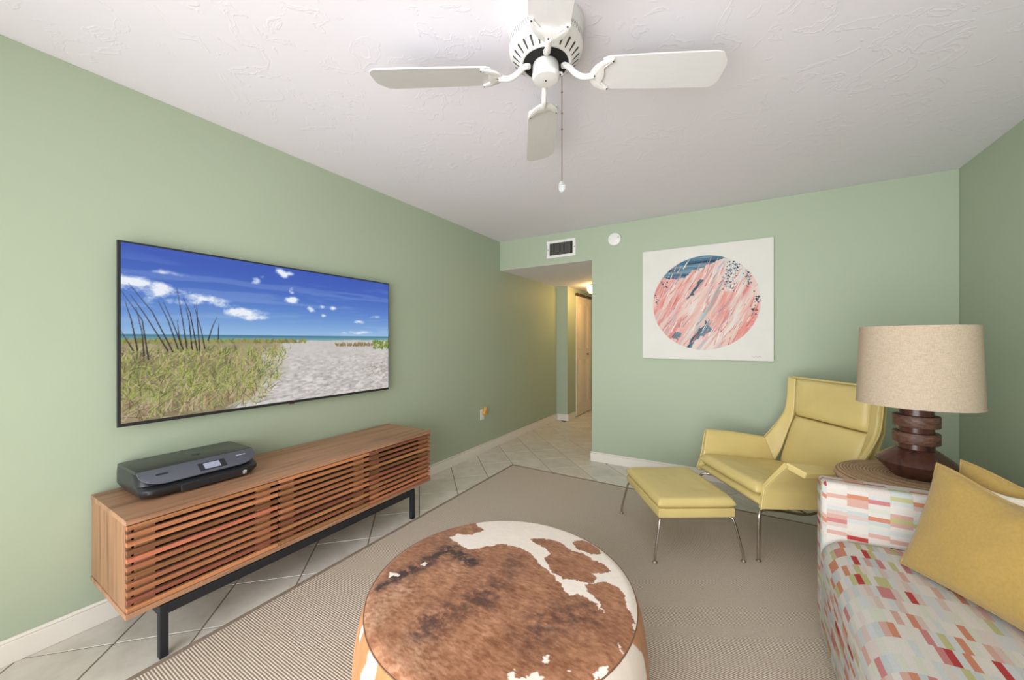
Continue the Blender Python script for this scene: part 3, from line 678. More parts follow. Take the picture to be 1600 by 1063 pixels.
# ================================================================== CEILING FAN
FX, FY = -.615, 1.275
fan = thing('ceiling_fan', 'white four-blade flush ceiling fan with ornate blade brackets', 'ceiling fan', (FX, FY, CE-.001))
Z = lambda z: z-CE+.001
hs_ = obj('motor_housing', lathe([(0, -.0002), (.143, -.0002), (.144, Z(2.428)), (.138, Z(2.42)), (.139, Z(2.40)), (.137, Z(2.392)), (.139, Z(2.352)), (.134, Z(2.34)), (.128, Z(2.334)), (.094, Z(2.303)), (.088, Z(2.303)), (.086, Z(2.309)), (0, Z(2.309))], 64), M['fan'], fan)
obj('rotor_disc', lathe([(0, Z(2.308)), (.084, Z(2.308)), (.084, Z(2.304)), (.0, Z(2.304))], 48), M['hole'], fan)
# slots round the shoulder and the fine vent band: flat faces, inner shade painted
bm = bmesh.new()
def slot(bm, ang, r0, z0, r1, z1, w, ns):
    c, s = math.cos(ang), math.sin(ang); t = Vector((-s, c, 0)); p0 = Vector((r0*c, r0*s, z0)); p1 = Vector((r1*c, r1*s, z1)); d = (p1-p0)
    nrm = d.cross(t).normalized(); nrm = nrm if nrm.z < 0 else -nrm; pts = []
    u = d.normalized()
    for k in range(6): a = math.pi*(k/5-.5); pts.append(p1+u*math.cos(a)*w+t*math.sin(a)*w)
    for k in range(6): a = math.pi*(k/5+.5); pts.append(p0+u*math.cos(a)*w*.6+t*math.sin(a)*w*.6)
    vs = [bm.verts.new(p+nrm*.0006) for p in pts]; bm.faces.new(vs)
for k in range(26): slot(bm, 2*math.pi*(k+.5)/26, .101, Z(2.3094), .1215, Z(2.3281), .0046, 6)
so = obj('vent_slots', finish(bm, 0), simple('shaded_slot', (70, 66, 60), .8), fan); so['kind'] = 'stuff'
bm = bmesh.new()
for k in range(90):
    for (za, zb_, o_) in ((2.384, 2.372, 0), (2.371, 2.360, .5)):
        a0 = 2*math.pi*(k+o_)/90; a1 = a0+.016; r_ = .1388
        q = [bm.verts.new((r_*math.cos(a), r_*math.sin(a), Z(z))) for a, z in ((a0, za), (a1, za), (a1+.022, zb_), (a0+.022, zb_))]; bm.faces.new(q)
so = obj('vent_band', finish(bm, 0), simple('shaded_vent_band', (120, 118, 114), .8), fan); so['kind'] = 'stuff'
sw = obj('switch_cup', lathe([(0, Z(2.303)), (.047, Z(2.303)), (.049, Z(2.298)), (.050, Z(2.268)), (.052, Z(2.262)), (.052, Z(2.256)), (.045, Z(2.246)), (.02, Z(2.243)), (0, Z(2.243))], 48), M['fan'], fan)
obj('cap_screw', lathe([(0, 0), (.004, 0), (.003, -.002), (0, -.0025)], 12), M['steel'], sw, (0, 0, Z(2.243)))
# blades
tipR = on_z(1130, 108, 2.267); ang0 = math.atan2(tipR.y-FY, tipR.x-FX)
bl_r0, bl_r1, bwid = .205, .66, .075
outl = [(bl_r0, -.060), (bl_r0+.02, -.068), (.40, -.074), (.60, -.077), (.625, -.072), (.652, -.042), (.660, -.020), (.660, .045), (.652, .062), (.635, .075), (.40, .073), (bl_r0+.02, .068), (bl_r0, .060)]
blade_me = prism(outl, -.003, .003, .0012, 1); blade_me.materials.append(M['blade'])
arm_me = tube(smooth_path([(.070, 0, Z(2.3015)), (.088, 0, Z(2.292)), (.112, 0, Z(2.268)), (.138, 0, Z(2.2545)), (.160, 0, Z(2.2545)), (.178, 0, Z(2.256))], 5), [.011]*26, 12)
cres = []
for q in range(21):
    a = math.radians(-78+156*q/20); cres.append((.262-.098*math.cos(a), .068*math.sin(a)/math.sin(math.radians(78))))
inner = []
for q in range(21):
    a = math.radians(78-156*q/20); inner.append((.262-.056*math.cos(a) + .012*math.cos(3*a), .052*math.sin(a)/math.sin(math.radians(78))))
cres_me = prism(cres+inner, -.0045, .0045, .002, 2)
rib1 = tube([(.170, 0, 0), (.198, .020, 0), (.236, .054, 0)], [.006, .005, .004], 8); rib2 = tube([(.170, 0, 0), (.198, -.020, 0), (.236, -.054, 0)], [.006, .005, .004], 8)
pad_me = lathe([(0, -.004), (.013, -.004), (.014, .003), (0, .004)], 20); scr = lathe([(0, 0), (.0035, 0), (.003, -.0015), (0, -.002)], 10)
for me_ in (arm_me, cres_me, rib1, rib2, pad_me): me_.materials.append(M['fan'])
scr.materials.append(M['steel'])
for k in range(4):
    a = ang0+k*math.pi/2
    pit = math.radians(-11)
    b = obj('blade', blade_me, None, fan, (0, 0, Z(2.267)), (0, 0, 0)); b.rotation_mode = 'XYZ'
    b.matrix_local = Matrix.Translation((0, 0, Z(2.267))) @ Matrix.Rotation(a, 4, 'Z') @ Matrix.Rotation(pit, 4, 'X')
    br = obj('blade_bracket', arm_me, None, fan); br.matrix_local = Matrix.Rotation(a, 4, 'Z')
    loc = Matrix.Translation((0, 0, Z(2.259))) @ Matrix.Rotation(pit, 4, 'X')
    for me_, nm in ((cres_me, 'crescent'), (rib1, 'bracket_rib'), (rib2, 'bracket_rib')):
        c = obj(nm, me_, None, br); c.matrix_local = loc
    c = obj('mounting_foot', pad_me, None, br); c.matrix_local = Matrix.Translation((.070, 0, Z(2.299)))
    for (x, y) in ((.240, .058), (.240, -.058), (.182, 0)):
        c = obj('screw', scr, None, br); c.matrix_local = loc @ Matrix.Translation((x, y, -.0045))
# pull chain
pc = thing('pull_chain', 'thin fan pull chain ending in a faceted crystal drop', 'pull chain', (-.563, 1.307, CE-.16))
zc0 = CE-.16
obj('cord', tube([(0, 0, 2.272-zc0), (0, 0, 1.862-zc0)], .0014, 8), M['brass'], pc)
obj('cord_outlet', tube([(-.016, -.010, 2.275-zc0), (0, 0, 2.274-zc0), (0, 0, 2.262-zc0)], .004, 8), M['fan'], pc)
for z in (2.20, 2.12, 2.06): obj('connector_bead', lathe([(0, -.004), (.0032, -.002), (.0032, .002), (0, .004)], 10), M['brass'], pc, (0, 0, z-zc0))
obj('crystal_drop', lathe([(0, -.043), (.007, -.040), (.0125, -.030), (.0135, -.022), (.0125, -.012), (.008, -.002), (0, 0)], 8, 10), M['crystal'], pc, (0, 0, 1.862-zc0))

# ================================================================== COWHIDE POUF
QX, QY, QR, QZ = -.70, 1.10, .45, .42
pf = thing('cowhide_ottoman', 'large round brown and white cowhide ottoman in the middle of the rug', 'ottoman', (QX, QY, RUGZ))
def hz(a, b_): p = on_z(540+a/3.2, 780+b_/3.2, QZ); return (p.x-QX, p.y-QY)
NR, NA = 210, 680
rad_ = np.linspace(0.0005, 1, NR)[:, None]; ang_ = np.linspace(0, 2*np.pi, NA)[None]
X = QR*rad_*np.cos(ang_); Y = QR*rad_*np.sin(ang_)
crown = .022*(1-rad_**2)*np.ones_like(ang_); Zt = QZ-RUGZ+crown-.012*np.clip((rad_-.93)/.07, 0, 1)**2
def inpoly(px, py, pts):
    m = np.zeros(px.shape, bool); n = len(pts)
    for i in range(n):
        x1, y1 = pts[i]; x2, y2 = pts[(i+1) % n]; m ^= ((y1 > py) != (y2 > py)) & (px < (x2-x1)*(py-y1)/(y2-y1+1e-12)+x1)
    return m
GN = 700
nz = [fbm(GN, GN, 26, 26, np.random.default_rng(31+k), 5, .65) for k in range(4)]
hairdir = fbm(GN, GN, 220, 80, np.random.default_rng(40), 3, .6)
nfine = fbm(GN, GN, 70, 50, np.random.default_rng(44), 4, .7)
def samp(a, x, y): return a[np.clip(((y/.6+1)/2*(GN-1)).astype(int), 0, GN-1), np.clip(((x/.6+1)/2*(GN-1)).astype(int), 0, GN-1)]
def hide_top(x, y):
    wx = x+(samp(nz[0], x, y)-.5)*.032+(samp(nfine, x, y)-.5)*.016; wy = y+(samp(nz[1], x, y)-.5)*.032+(samp(nfine, y, x)-.5)*.016
    W1 = [(650,112),(668,150),(702,165),(640,192),(560,183),(525,203),(560,240),(620,272),(700,255),(780,243),(870,265),(930,300),(960,340),(1000,375),(1035,395),(1050,430),(1090,470),(1110,505),(1160,498),(1210,515),(1250,550),(1292,578),(1240,515),(1200,455),(1215,435),(1300,428),(1370,450),(1395,490),(1400,520),(1425,570),(1440,650),(1480,600),(1480,420),(1400,250),(1200,100),(1000,40),(800,40),(690,80)]
    I1 = [(930,215),(1000,208),(1060,225),(1110,260),(1170,280),(1230,310),(1290,345),(1330,372),(1280,380),(1230,378),(1250,405),(1220,437),(1150,430),(1080,410),(1030,385),(1010,345),(990,315),(1020,290),(1000,265),(950,245)]
    I2 = [(1135,225),(1180,210),(1230,222),(1280,262),(1280,280),(1230,285),(1170,262),(1140,245)]
    I3 = [(830,80), (960, 92), (880, 112)]
    w = inpoly(wx, wy, [hz(*p) for p in W1]) & ~inpoly(wx, wy, [hz(*p) for p in I1]) & ~inpoly(wx, wy, [hz(*p) for p in I2]) & ~inpoly(wx, wy, [hz(*p) for p in I3])
    for e in ([(812,930),(820,880),(860,872),(875,905),(945,890),(990,915),(940,960)], [(985,830),(995,785),(1012,800),(1010,832)], [(1245,890),(1255,835),(1298,812),(1308,862),(1285,880)], [(1355,722),(1372,735),(1384,757),(1376,752)], [(1110,865),(1138,882),(1125,880)], [(208,400),(222,372),(250,380),(272,402),(235,398)], [(372,345),(395,325),(415,335),(395,345)]):
        w |= inpoly(wx, wy, [hz(*p) for p in e])
    n0 = samp(nz[2], x, y); n1 = samp(nz[3], x, y); hd = samp(hairdir, x, y)
    n2 = samp(nfine, x, y); br = np.array([160, 110, 80.])+(n0[..., None]-.5)*np.array([64, 58, 52.])+(hd[..., None]-.5)*np.array([70, 64, 58.])
    def blob(a, b_, r_, s=1): c = hz(a, b_); return s*np.exp(-((x-c[0])**2+(y-c[1])**2)/r_**2)
    dk = blob(430, 640, .055)+blob(690, 520, .06, .9)+blob(540, 580, .06, .6)+blob(1180, 600, .07, .85)+blob(930, 720, .06, .6)+blob(850, 350, .06, .55)+blob(780, 430, .06, .5)+blob(480, 210, .05, .45)+blob(1010, 620, .06, .5)+blob(360, 690, .04, .6)
    br = mixc(br, (72, 48, 42), np.clip(dk*(2.6*n2-.75), 0, .85)*.9)
    pale = blob(250, 470, .06)+blob(350, 800, .08, .5)+blob(560, 370, .05, .6)+blob(140, 600, .05, .8); br = mixc(br, (196, 162, 136), np.clip(pale*(hd-.30)*2.2, 0, .7))
    # dark crease of longer hair
    def seg(p, q, wd_):
        a = np.array(hz(*p)); b_ = np.array(hz(*q)); d = b_-a; t = np.clip(((x-a[0])*d[0]+(y-a[1])*d[1])/(d@d), 0, 1); return np.exp(-(((x-a[0]-t*d[0])**2+(y-a[1]-t*d[1])**2)/wd_**2))
    cr = np.maximum.reduce([seg((120, 470), (270, 400), .018), seg((270, 400), (420, 320), .034), seg((420, 320), (520, 270), .036), seg((520, 270), (630, 340), .030)])
    br = mixc(br, (54, 38, 36), np.clip(cr*(3.4*n2-1.0), 0, .9))
    wh = np.array([242, 230, 218.])+(hd[..., None]-.5)*14
    return np.where(w[..., None], wh, br)
top = grid_np(np.stack([X, Y, Zt], -1)); colour(top, hide_top(X, Y)); obj('hide_top', top, M['hide'], pf)
sz = np.linspace(0, 1, 60)[:, None]; a2 = np.linspace(0, 2*np.pi, 500)[None]
zs = (QZ-RUGZ-.012)*(1-sz); rs = QR+.034*np.sin(np.clip(sz*1.02, 0, 1)*np.pi)**.7-.012*np.clip((sz-.9)/.1, 0, 1)**2
SP = np.stack([rs*np.cos(a2), rs*np.sin(a2), zs*np.ones_like(a2)], -1)
def pang(a, b_): p = hz(a, b_); return math.atan2(p[1], p[0])
def hide_side():
    nA = fbm(60, 500, 6, 40, np.random.default_rng(50), 4); nB = fbm(60, 500, 5, 120, np.random.default_rng(51), 3)
    brn = np.array([176, 122, 78.])+(nA[..., None]-.5)*np.array([50, 46, 40.])+(nB[..., None]-.5)*22
    brn = np.broadcast_to(brn, (60, 500, 3)).copy(); A = (a2 % (2*np.pi))+(nA-.5)*.10+0*sz; wm = np.zeros((60, 500), bool)
    aR = pang(1440, 640) % (2*np.pi); aE = (aR-1.25) % (2*np.pi)       # white flank on the right
    dd = (aR-A) % (2*np.pi); wm |= (dd < 1.25) & (dd > .08-.45*sz)
    aS = pang(150, 770) % (2*np.pi); d2 = ((A-aS+np.pi) % (2*np.pi))-np.pi; wm |= np.abs(d2+.10*sz) < .062+.05*sz
    aT = pang(92, 620) % (2*np.pi); d3 = ((A-aT+np.pi) % (2*np.pi))-np.pi; wm |= (np.abs(d3) < .03) & (sz < .08)
    return np.where(wm[..., None], np.array([226, 214, 200.])+(nB[..., None]-.5)*16, brn)
sd_me = grid_np(SP); colour(sd_me, hide_side()); obj('hide_side', sd_me, M['hide'], pf)
obj('seam_piping', tube([(QR*math.cos(2*math.pi*k/80), QR*math.sin(2*math.pi*k/80), QZ-RUGZ-.012) for k in range(81)], .0022, 8), simple('brown_seam', (124, 88, 66), .7), pf)
obj('foot_ring', lathe([(0, .0005), (QR-.05, .0005), (QR-.05, .004), (0, .004)], 48), M['hole'], pf)

# ================================================================== ARMCHAIR AND FOOTSTOOL
RZC = math.atan2(.553, .834)       # local +x is the way the back lies, +y is the far side
ch = thing('lounge_chair', 'chartreuse leather wing armchair on thin steel legs beside the wall', 'armchair', (-.06, 2.79, RUGZ), RZC)
q_ = RUGZ
def sidepts(s):
    B = [(.0, .322, .31), (.19, .318, .300), (.38, .312, .290), (.565, .300, .285)]
    I = [(.030, .308, .43), (.20, .302, .415), (.38, .296, .395), (.555, .286, .37), (.605, .281, .46), (.655, .278, .59), (.700, .276, .715), (.716, .279, .84), (.722, .281, .978)]
    E = [(.100, .385, .582), (.24, .382, .568), (.39, .372, .548), (.53, .352, .530), (.585, .348, .592), (.638, .343, .66), (.682, .338, .735), (.700, .337, .85), (.708, .337, .985)]
    O = [(.150, .462, .548), (.27, .450, .536), (.40, .424, .522), (.525, .372, .515)]
    f = lambda L: [Vector((a, s*w, z-q_)) for a, w, z in L]
    return f(B), f(I), f(E), f(O)
def ruled(rows, rowdiv, n=5, flipf=False):
    R_ = [smooth_path(r, n) for r in rows]; G = []
    for k in range(len(R_)-1):
        for q in range(rowdiv): t = q/rowdiv; G.append([a.lerp(b_, t) for a, b_ in zip(R_[k], R_[k+1])])
    G.append(R_[-1]); nx = len(G[0]); v = [p for r in G for p in r]
    f = [(j*nx+i, j*nx+i+1, (j+1)*nx+i+1, (j+1)*nx+i) for j in range(len(G)-1) for i in range(nx-1)]
    if flipf: f = [q[::-1] for q in f]
    me = bpy.data.meshes.new('m'); me.from_pydata([tuple(p) for p in v], [], f); me.update(); me.polygons.foreach_set('use_smooth', [True]*len(f)); me.materials.append(M['leather']); return me
for s in (1, -1):
    B, I, E, O = sidepts(s)
    o = obj('arm_panel', ruled([B, I[:4], E[:4]], 4, 5, s < 0), None, ch); mod_solid(o, .030, 0); mod_bev(o, .007, 3)
    o = obj('wing', ruled([I[3:], E[3:]], 5, 5, s < 0), None, ch); mod_solid(o, .030, 0); mod_bev(o, .007, 3)
    o = obj('armrest', ruled([E[:4], O], 5, 5, s < 0), None, ch); mod_solid(o, .036, -.4); mod_bev(o, .012, 4)
    obj('welt', tube([B[0]+Vector((-.002, s*.014, 0)), B[0].lerp(I[0], .5)+Vector((-.002, s*.014, 0)), I[0]+Vector((-.002, s*.014, 0)), I[0].lerp(E[0], .5)+Vector((-.002, s*.014, 0)), E[0]+Vector((-.002, s*.014, -.008))], .004, 8), M['leather'], ch)
    obj('wing_welt', tube(smooth_path([e+Vector((.004, s*.008, .004)) for e in E[3:]], 4), .004, 8), M['leather'], ch)
def pad(name, P00, P10, P01, P11, puff, nx=26, ny=22, thick=.03, wr=0, seed=0, ex=4):
    P00, P10, P01, P11 = (Vector(p) for p in (P00, P10, P01, P11)); nrm = (P10-P00).cross(P01-P00).normalized(); nn = np.random.default_rng(seed); wn_ = fbm(ny, nx, 3, 4, nn, 3)
    def fn(side):
        def g_(a, b_):
            s_, t_ = 2*a-1, 2*b_-1; p = P00*(1-a)*(1-b_)+P10*a*(1-b_)+P01*(1-a)*b_+P11*a*b_
            edge = max(0, (1-abs(s_)**ex)*(1-abs(t_)**ex))**.5; w_ = wr*(wn_[int(b_*(ny-1)), int(a*(nx-1))]-.5)
            return p+nrm*side*(thick/2*(.25+.75*min(1, edge*1.5))+(puff*edge+w_*edge if side > 0 else 0))
        return g_
    v = [fn(1)(i/(nx-1), j/(ny-1)) for j in range(ny) for i in range(nx)]+[fn(-1)(i/(nx-1), j/(ny-1)) for j in range(ny) for i in range(nx)]
    N_ = nx*ny; f = []
    for j in range(ny-1):
        for i in range(nx-1):
            a, b_, c, d = j*nx+i, j*nx+i+1, (j+1)*nx+i+1, (j+1)*nx+i; f.append((a, b_, c, d)); f.append((N_+d, N_+c, N_+b_, N_+a))
    rim = [i for i in range(nx)]+[j*nx+nx-1 for j in range(1, ny)]+[(ny-1)*nx+i for i in range(nx-2, -1, -1)]+[j*nx for j in range(ny-2, 0, -1)]
    for k in range(len(rim)): a, b_ = rim[k], rim[(k+1) % len(rim)]; f.append((a, b_, N_+b_, N_+a))
    return pyd(v, f, 70)
h = q_
obj('seat_frame', pad('f', (.005, -.312, .338-h), (.57, -.292, .300-h), (.005, .312, .338-h), (.57, .292, .300-h), .004, 20, 16, .055, 0, 0, 14), M['leather'], ch)
obj('seat_cushion', pad('c', (-.004, -.300, .402-h), (.585, -.272, .345-h), (-.004, .300, .402-h), (.585, .272, .345-h), .022, 40, 34, .055, .018, 2, 8), M['leather'], ch)
obj('back_panel', pad('b', (.606, -.272, .350-h), (.729, -.272, .712-h), (.606, .272, .350-h), (.729, .272, .712-h), .0, 30, 26, .016, .0, 3, 10).copy(), M['leather'], ch)
obj('lower_back_pad', pad('b', (.588, -.272, .36-h), (.712, -.272, .708-h), (.588, .272, .36-h), (.712, .272, .708-h), .024, 40, 36, .034, .006, 3, 5), M['leather'], ch)
obj('head_pad', pad('b', (.714, -.272, .712-h), (.726, -.278, .978-h), (.714, .272, .712-h), (.726, .278, .978-h), .030, 40, 30, .034, .004, 4, 5), M['leather'], ch)
obj('rear_shell', pad('b', (.622, -.295, .30-h), (.741, -.318, .715-h), (.622, .295, .30-h), (.741, .318, .715-h), .0, 16, 16, .022, 0, 0, 30), M['leather'], ch)
obj('rear_head_shell', pad('b', (.742, -.318, .716-h), (.748, -.332, .980-h), (.742, .318, .716-h), (.748, .332, .980-h), .0, 16, 16, .022, 0, 0, 30), M['leather'], ch)
obj('top_rail_welt', tube([(.734, -.33, .985-h), (.734, .33, .985-h)], .008, 8), M['leather'], ch)
foot_me = lathe([(0, 0), (.015, 0), (.015, .004), (.009, .010), (0, .010)], 20); foot_me.materials.append(M['chrome'])
for s in (1, -1):
    l = obj('leg', tube(smooth_path([(.07, s*.27, .292-h), (.035, s*.292, .290-h), (.012, s*.304, .272-h), (.004, s*.309, .22-h), (-.004, s*.318, .012)], 6), .0095, 12), M['chrome'], ch)
    c = obj('foot_glide', foot_me, None, l, (-.004, s*.318, 0))
    obj('side_rail', tube(smooth_path([(.05, s*.285, .288-h), (.16, s*.27, .270-h), (.34, s*.25, .235-h), (.46, s*.25, .262-h)], 5), .0075, 10), M['chrome'], ch)
    l = obj('leg', tube(smooth_path([(.44, s*.25, .26-h), (.52, s*.252, .255-h), (.56, s*.256, .22-h), (.66, s*.275, .012)], 6), .0095, 12), M['chrome'], ch)
    obj('foot_glide', foot_me, None, l, (.66, s*.275, 0))
obj('cross_bar', tube([(.34, -.25, .235-h), (.34, .25, .235-h)], .0075, 10), M['chrome'], ch)

ot = thing('footstool', 'chartreuse leather footstool with splayed steel legs in front of the armchair', 'footstool', (-.332, 2.590, RUGZ), math.atan2(.53, .848))
ox, oyy = .220, .277       # half sizes along AB and AC
obj('frame', box(-ox, ox, -oyy, oyy, .252-h, .302-h, .006, 3), M['leather'], ot)
obj('cushion', pad('c', (-ox-.004, -oyy-.004, .327-h), (ox+.004, -oyy-.004, .327-h), (-ox-.004, oyy+.004, .327-h), (ox+.004, oyy+.004, .327-h), .012, 44, 50, .046, .010, 9, 10), M['leather'], ot)
for sx in (-1, 1):
    for sy in (-1, 1):
        l = obj('leg', tube(smooth_path([(sx*(ox-.05), sy*(oyy-.05), .247-h), (sx*(ox-.02), sy*(oyy-.02), .245-h), (sx*(ox-.005), sy*(oyy-.004), .225-h), (sx*(ox+.024), sy*(oyy+.016), .085-h), (sx*(ox+.030), sy*(oyy+.020), .05-h), (sx*(ox+.031), sy*(oyy+.021), .010)], 6), .0072, 12), M['chrome'], ot)
        obj('foot_glide', foot_me, None, l, (sx*(ox+.031), sy*(oyy+.021), 0))

# ================================================================== WOVEN SIDE TABLE AND LAMP
LX, LY = .714, 2.430
tb = thing('woven_drum_table', 'round woven seagrass drum table between the armchair and the sofa', 'side table', (.700, 2.420, RUGZ))
prof = [(0, .001), (.235, .001), (.262, .012)]
nring = 26
for k in range(nring):      # coiled rope rings
    z = .02+k*(  .610-.02-h)/nring; prof += [(.266+.008*math.sin(math.pi*k/nring), z), (.270+.008*math.sin(math.pi*k/nring), z+.011)]
prof += [(.276, .600-h), (.270, .618-h), (.255, .629-h), (.225, .6325-h), (0, .6325-h)]
obj('woven_body', lathe(prof, 64, 50), M['woven'], tb)
obj('top_coil', lathe([(r_, .6327-h+(.0012 if i % 2 else 0)) for i, r_ in enumerate(np.linspace(.005, .225, 47))]+[(.226, .6327-h)], 64, 60), M['woven'], tb)
lp = thing('table_lamp', 'dark carved wood table lamp with an oatmeal linen drum shade', 'lamp', (LX, LY, .6345))
zl = .6345
obj('base', lathe([(0, 0), (.078, 0), (.082, .003), (.136, .062), (.138, .068), (.134, .075), (.072, .126), (.064, .130), (0, .130)], 64, 30), M['espresso'], lp)
obj('collar', lathe([(0, .1305), (.062, .1305), (.060, .155), (0, .155)], 48), M['espresso'], lp)
obj('disc', lathe([(0, .1555), (.076, .1555), (.078, .158), (.078, .202), (.076, .205), (0, .205)], 48), M['carved'], lp)
obj('neck', lathe([(0, .2055), (.059, .2055), (.059, .231), (0, .231)], 48), M['espresso'], lp)
obj('disc', lathe([(0, .2315), (.076, .2315), (.078, .234), (.078, .280), (.076, .283), (0, .283)], 48), M['carved'], lp)
obj('stem', lathe([(0, .2835), (.058, .2835), (.056, .380), (0, .382)], 48), M['espresso'], lp)
obj('socket', lathe([(0, .383), (.016, .383), (.016, .46), (.012, .47), (0, .47)], 20), M['brass'], lp)
bs, ts = .966-zl, 1.324-zl
sh = obj('shade', lathe([(.2040, bs), (.1918, ts), (.1890, ts), (.2012, bs)], 96, 30, True), M['linen'], lp)
obj('hem', lathe([(.2050, bs-.001), (.2046, bs+.010), (.2000, bs+.010), (.2004, bs-.001)], 96, 30, True), M['linen'], sh)
obj('hem', lathe([(.1925, ts-.009), (.1928, ts+.001), (.1880, ts+.001), (.1880, ts-.009)], 96, 30, True), M['linen'], sh)
for k in range(3):
    a = 2*math.pi*k/3; obj('spider_arm', tube([(.012*math.cos(a), .012*math.sin(a), .465), (.188*math.cos(a), .188*math.sin(a), ts-.012)], .0018, 6), M['brass'], lp)

# ================================================================== SOFA AND PILLOWS
SX0, SX1, SYE, SYA = .310, 1.295, 2.120, -.15
sofa = thing('sofa', 'low square sofa in cream fabric with small coloured blocks', 'sofa', (SX0, SYE, RUGZ))
def uv_box(me, mode, off):
    uv = me.uv_layers.new(name='UVMap')
    for p in me.polygons:
        for li in p.loop_indices:
            c = me.vertices[me.loops[li].vertex_index].co; x, y, z = c.x+off[0], c.y+off[1], c.z+off[2]
            if mode == 'seat': uv.data[li].uv = (y+3, x-z+3)
            elif abs(p.normal.x) > .75: uv.data[li].uv = (y+3.02, z+3)
            else: uv.data[li].uv = (x+3, z-y+3)
def sbox(name, x0, x1, y0, y1, z0, z1, bev, mode, seg=4, puff=0, cuts=14):
    bm = bmesh.new(); add_box(bm, x0-SX0, x1-SX0, y0-SYE, y1-SYE, z0-RUGZ, z1-RUGZ)
    bmesh.ops.bevel(bm, geom=bm.edges[:], offset=bev, segments=seg, profile=.5, affect='EDGES')
    me = finish(bm, 50); uv_box(me, mode, (SX0, SYE, RUGZ)); o = obj(name, me, M['sofa'], sofa); return o
ARM = .108
sbox('base', SX0-.004, SX1, SYA, SYE-ARM-.001, .045, .275, .02, 'seat')
sbox('arm', SX0, SX1, SYE-ARM, SYE, .045, .668, .020, 'arm', 5)
sbox('sofa_back', 1.06, SX1, SYA, SYE-ARM-.002, .29, .78, .05, 'seat', 5)
# crowned seat cushion as a dense rounded slab
def seat_mesh(x0, x1, y0, y1, z0, z1, r_, crown_):
    nx, ny = 60, 50; pts = []
    # profile round the front edge: from back bottom .. top .. front .. underside (x,z) swept along y with end rounding
    prof = []
    for t in np.linspace(0, 1, 30): prof.append((x1-(x1-x0-r_)*t, z1))
    for a in np.linspace(0, math.pi/2, 9)[1:]: prof.append((x0+r_-r_*math.sin(a), z1-r_+r_*math.cos(a)))
    for t in np.linspace(0, 1, 10)[1:]: prof.append((x0, z1-r_-(z1-r_-z0)*t))
    v = []; uv = []
    yy = list(np.linspace(y0, y1, 60)); L = 0; arc = [0]
    for i in range(1, len(prof)): L += math.hypot(prof[i][0]-prof[i-1][0], prof[i][1]-prof[i-1][1]); arc.append(L)
    for y in yy:
        e = min(1, (y1-y)/.05) if y1-y < .05 else 1; drop = .014*(1-math.sqrt(max(0, 1-(1-e)**2)))
        for i, (x, z) in enumerate(prof):
            c = crown_*math.sin(math.pi*min(1, max(0, (x-x0)/(x1-x0))))*(1 if z > z1-r_ else 0)
            top_ = 1 if z > z1-r_*.5 else 0
            v.append((x-SX0+(.006*(1-math.sqrt(max(0, 1-(1-e)**2))) if x < x0+.05 else 0), y-SYE, z+c-drop*max(0, min(1, (z-(z1-.12))/.12))-RUGZ)); uv.append((y+3, arc[i]+.7))
    n = len(prof); f = [(j*n+i, j*n+i+1, (j+1)*n+i+1, (j+1)*n+i) for j in range(len(yy)-1) for i in range(n-1)]
    me = bpy.data.meshes.new('m'); me.from_pydata(v, [], f); me.update(); me.polygons.foreach_set('use_smooth', [True]*len(f))
    u = me.uv_layers.new(name='UVMap')
    for lp_ in me.loops: u.data[lp_.index].uv = uv[lp_.vertex_index]
    return me
obj('seat_cushion', seat_mesh(SX0-.008, 1.058, SYA, SYE-ARM-.001, .277, .442, .085, .022), M['sofa'], sofa)
for (x, y) in ((SX0+.08, SYE-.08), (SX1-.08, SYE-.08), (SX0+.08, SYA+.08), (SX1-.08, SYA+.08)):
    obj('foot', box(x-.025-SX0, x+.025-SX0, y-.025-SYE, y+.025-SYE, 0, .0445-RUGZ, .003, 1), M['hole'], sofa)

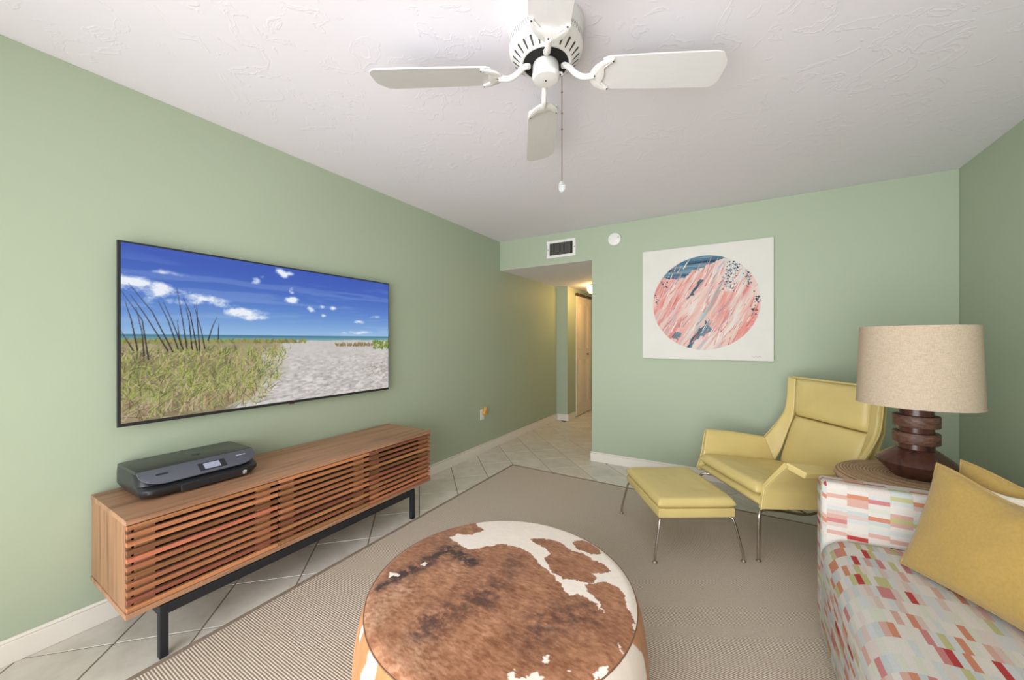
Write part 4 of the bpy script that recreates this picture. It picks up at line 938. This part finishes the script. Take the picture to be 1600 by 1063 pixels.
def pillow(name, label, bl, along, up, wid, hei, thk, seed=0, sag=.0, fold=.0):
    """bl: low corner nearest the sofa arm; along: unit direction of its lower edge; up: unit direction of its left edge"""
    al = Vector(along).normalized(); u_ = Vector(up).normalized(); nr = al.cross(u_).normalized()      # points to the back of the sofa or front
    if nr.x > 0: nr = -nr
    c = Vector(bl)+al*wid/2
    t = thing(name, label, 'pillow', c, 0, 'mustard pillows on the sofa')
    nn = 46; rngp = np.random.default_rng(seed); wn_ = fbm(nn, nn, 3, 3, rngp, 3)
    def side(sg):
        def g_(a, b_):
            s_, t_ = 2*a-1, 2*b_-1
            x = s_*wid/2*(1-.055*(1-t_*t_)); y = hei/2+t_*hei/2*(1-.06*(1-s_*s_))
            y -= sag*max(0, t_)*math.exp(-((s_+.15)/.5)**2)
            e = max(0, (1-s_**2)*(1-t_**2)); th_ = thk/2*(e**.42); y += (fold*max(0, t_)*(1-t_**6)*math.exp(-((s_-.1)/.55)**2) if sg < 0 else 0); th_ = th_+(wn_[int(b_*(nn-1)), int(a*(nn-1))]-.5)*.020*min(1, e*4)
            return al*x+u_*y+nr*sg*th_-al*0
        return g_
    f_ = grid(nn, nn, side(1)); b_ = grid(nn, nn, side(-1))
    obj('velvet_front', f_, M['velvet'], t); obj('linen_back', b_, M['cream'], t)
    ring = [side(0)(a, 0) for a in np.linspace(0, 1, 30)]+[side(0)(1, a) for a in np.linspace(0, 1, 30)[1:]]+[side(0)(a, 1) for a in np.linspace(1, 0, 30)[1:]]+[side(0)(0, a) for a in np.linspace(1, 0, 30)[1:]]
    obj('seam_edge', tube(ring, .004, 8), M['velvet'], t)
    return t
al = (.49, -.87, 0)
pillow('throw_pillow', 'mustard velvet pillow with cream reverse, in front on the sofa', (.505, 1.849, .470), al, (.110, .062, .356), .55, .378, .12, 3, .045, .12)
pillow('throw_pillow', 'mustard velvet pillow leaning behind the front one on the sofa', (.628, 1.912, .472), (.50, -.866, 0), (.060, .044, .362), .53, .372, .085, 5, .035, .07)
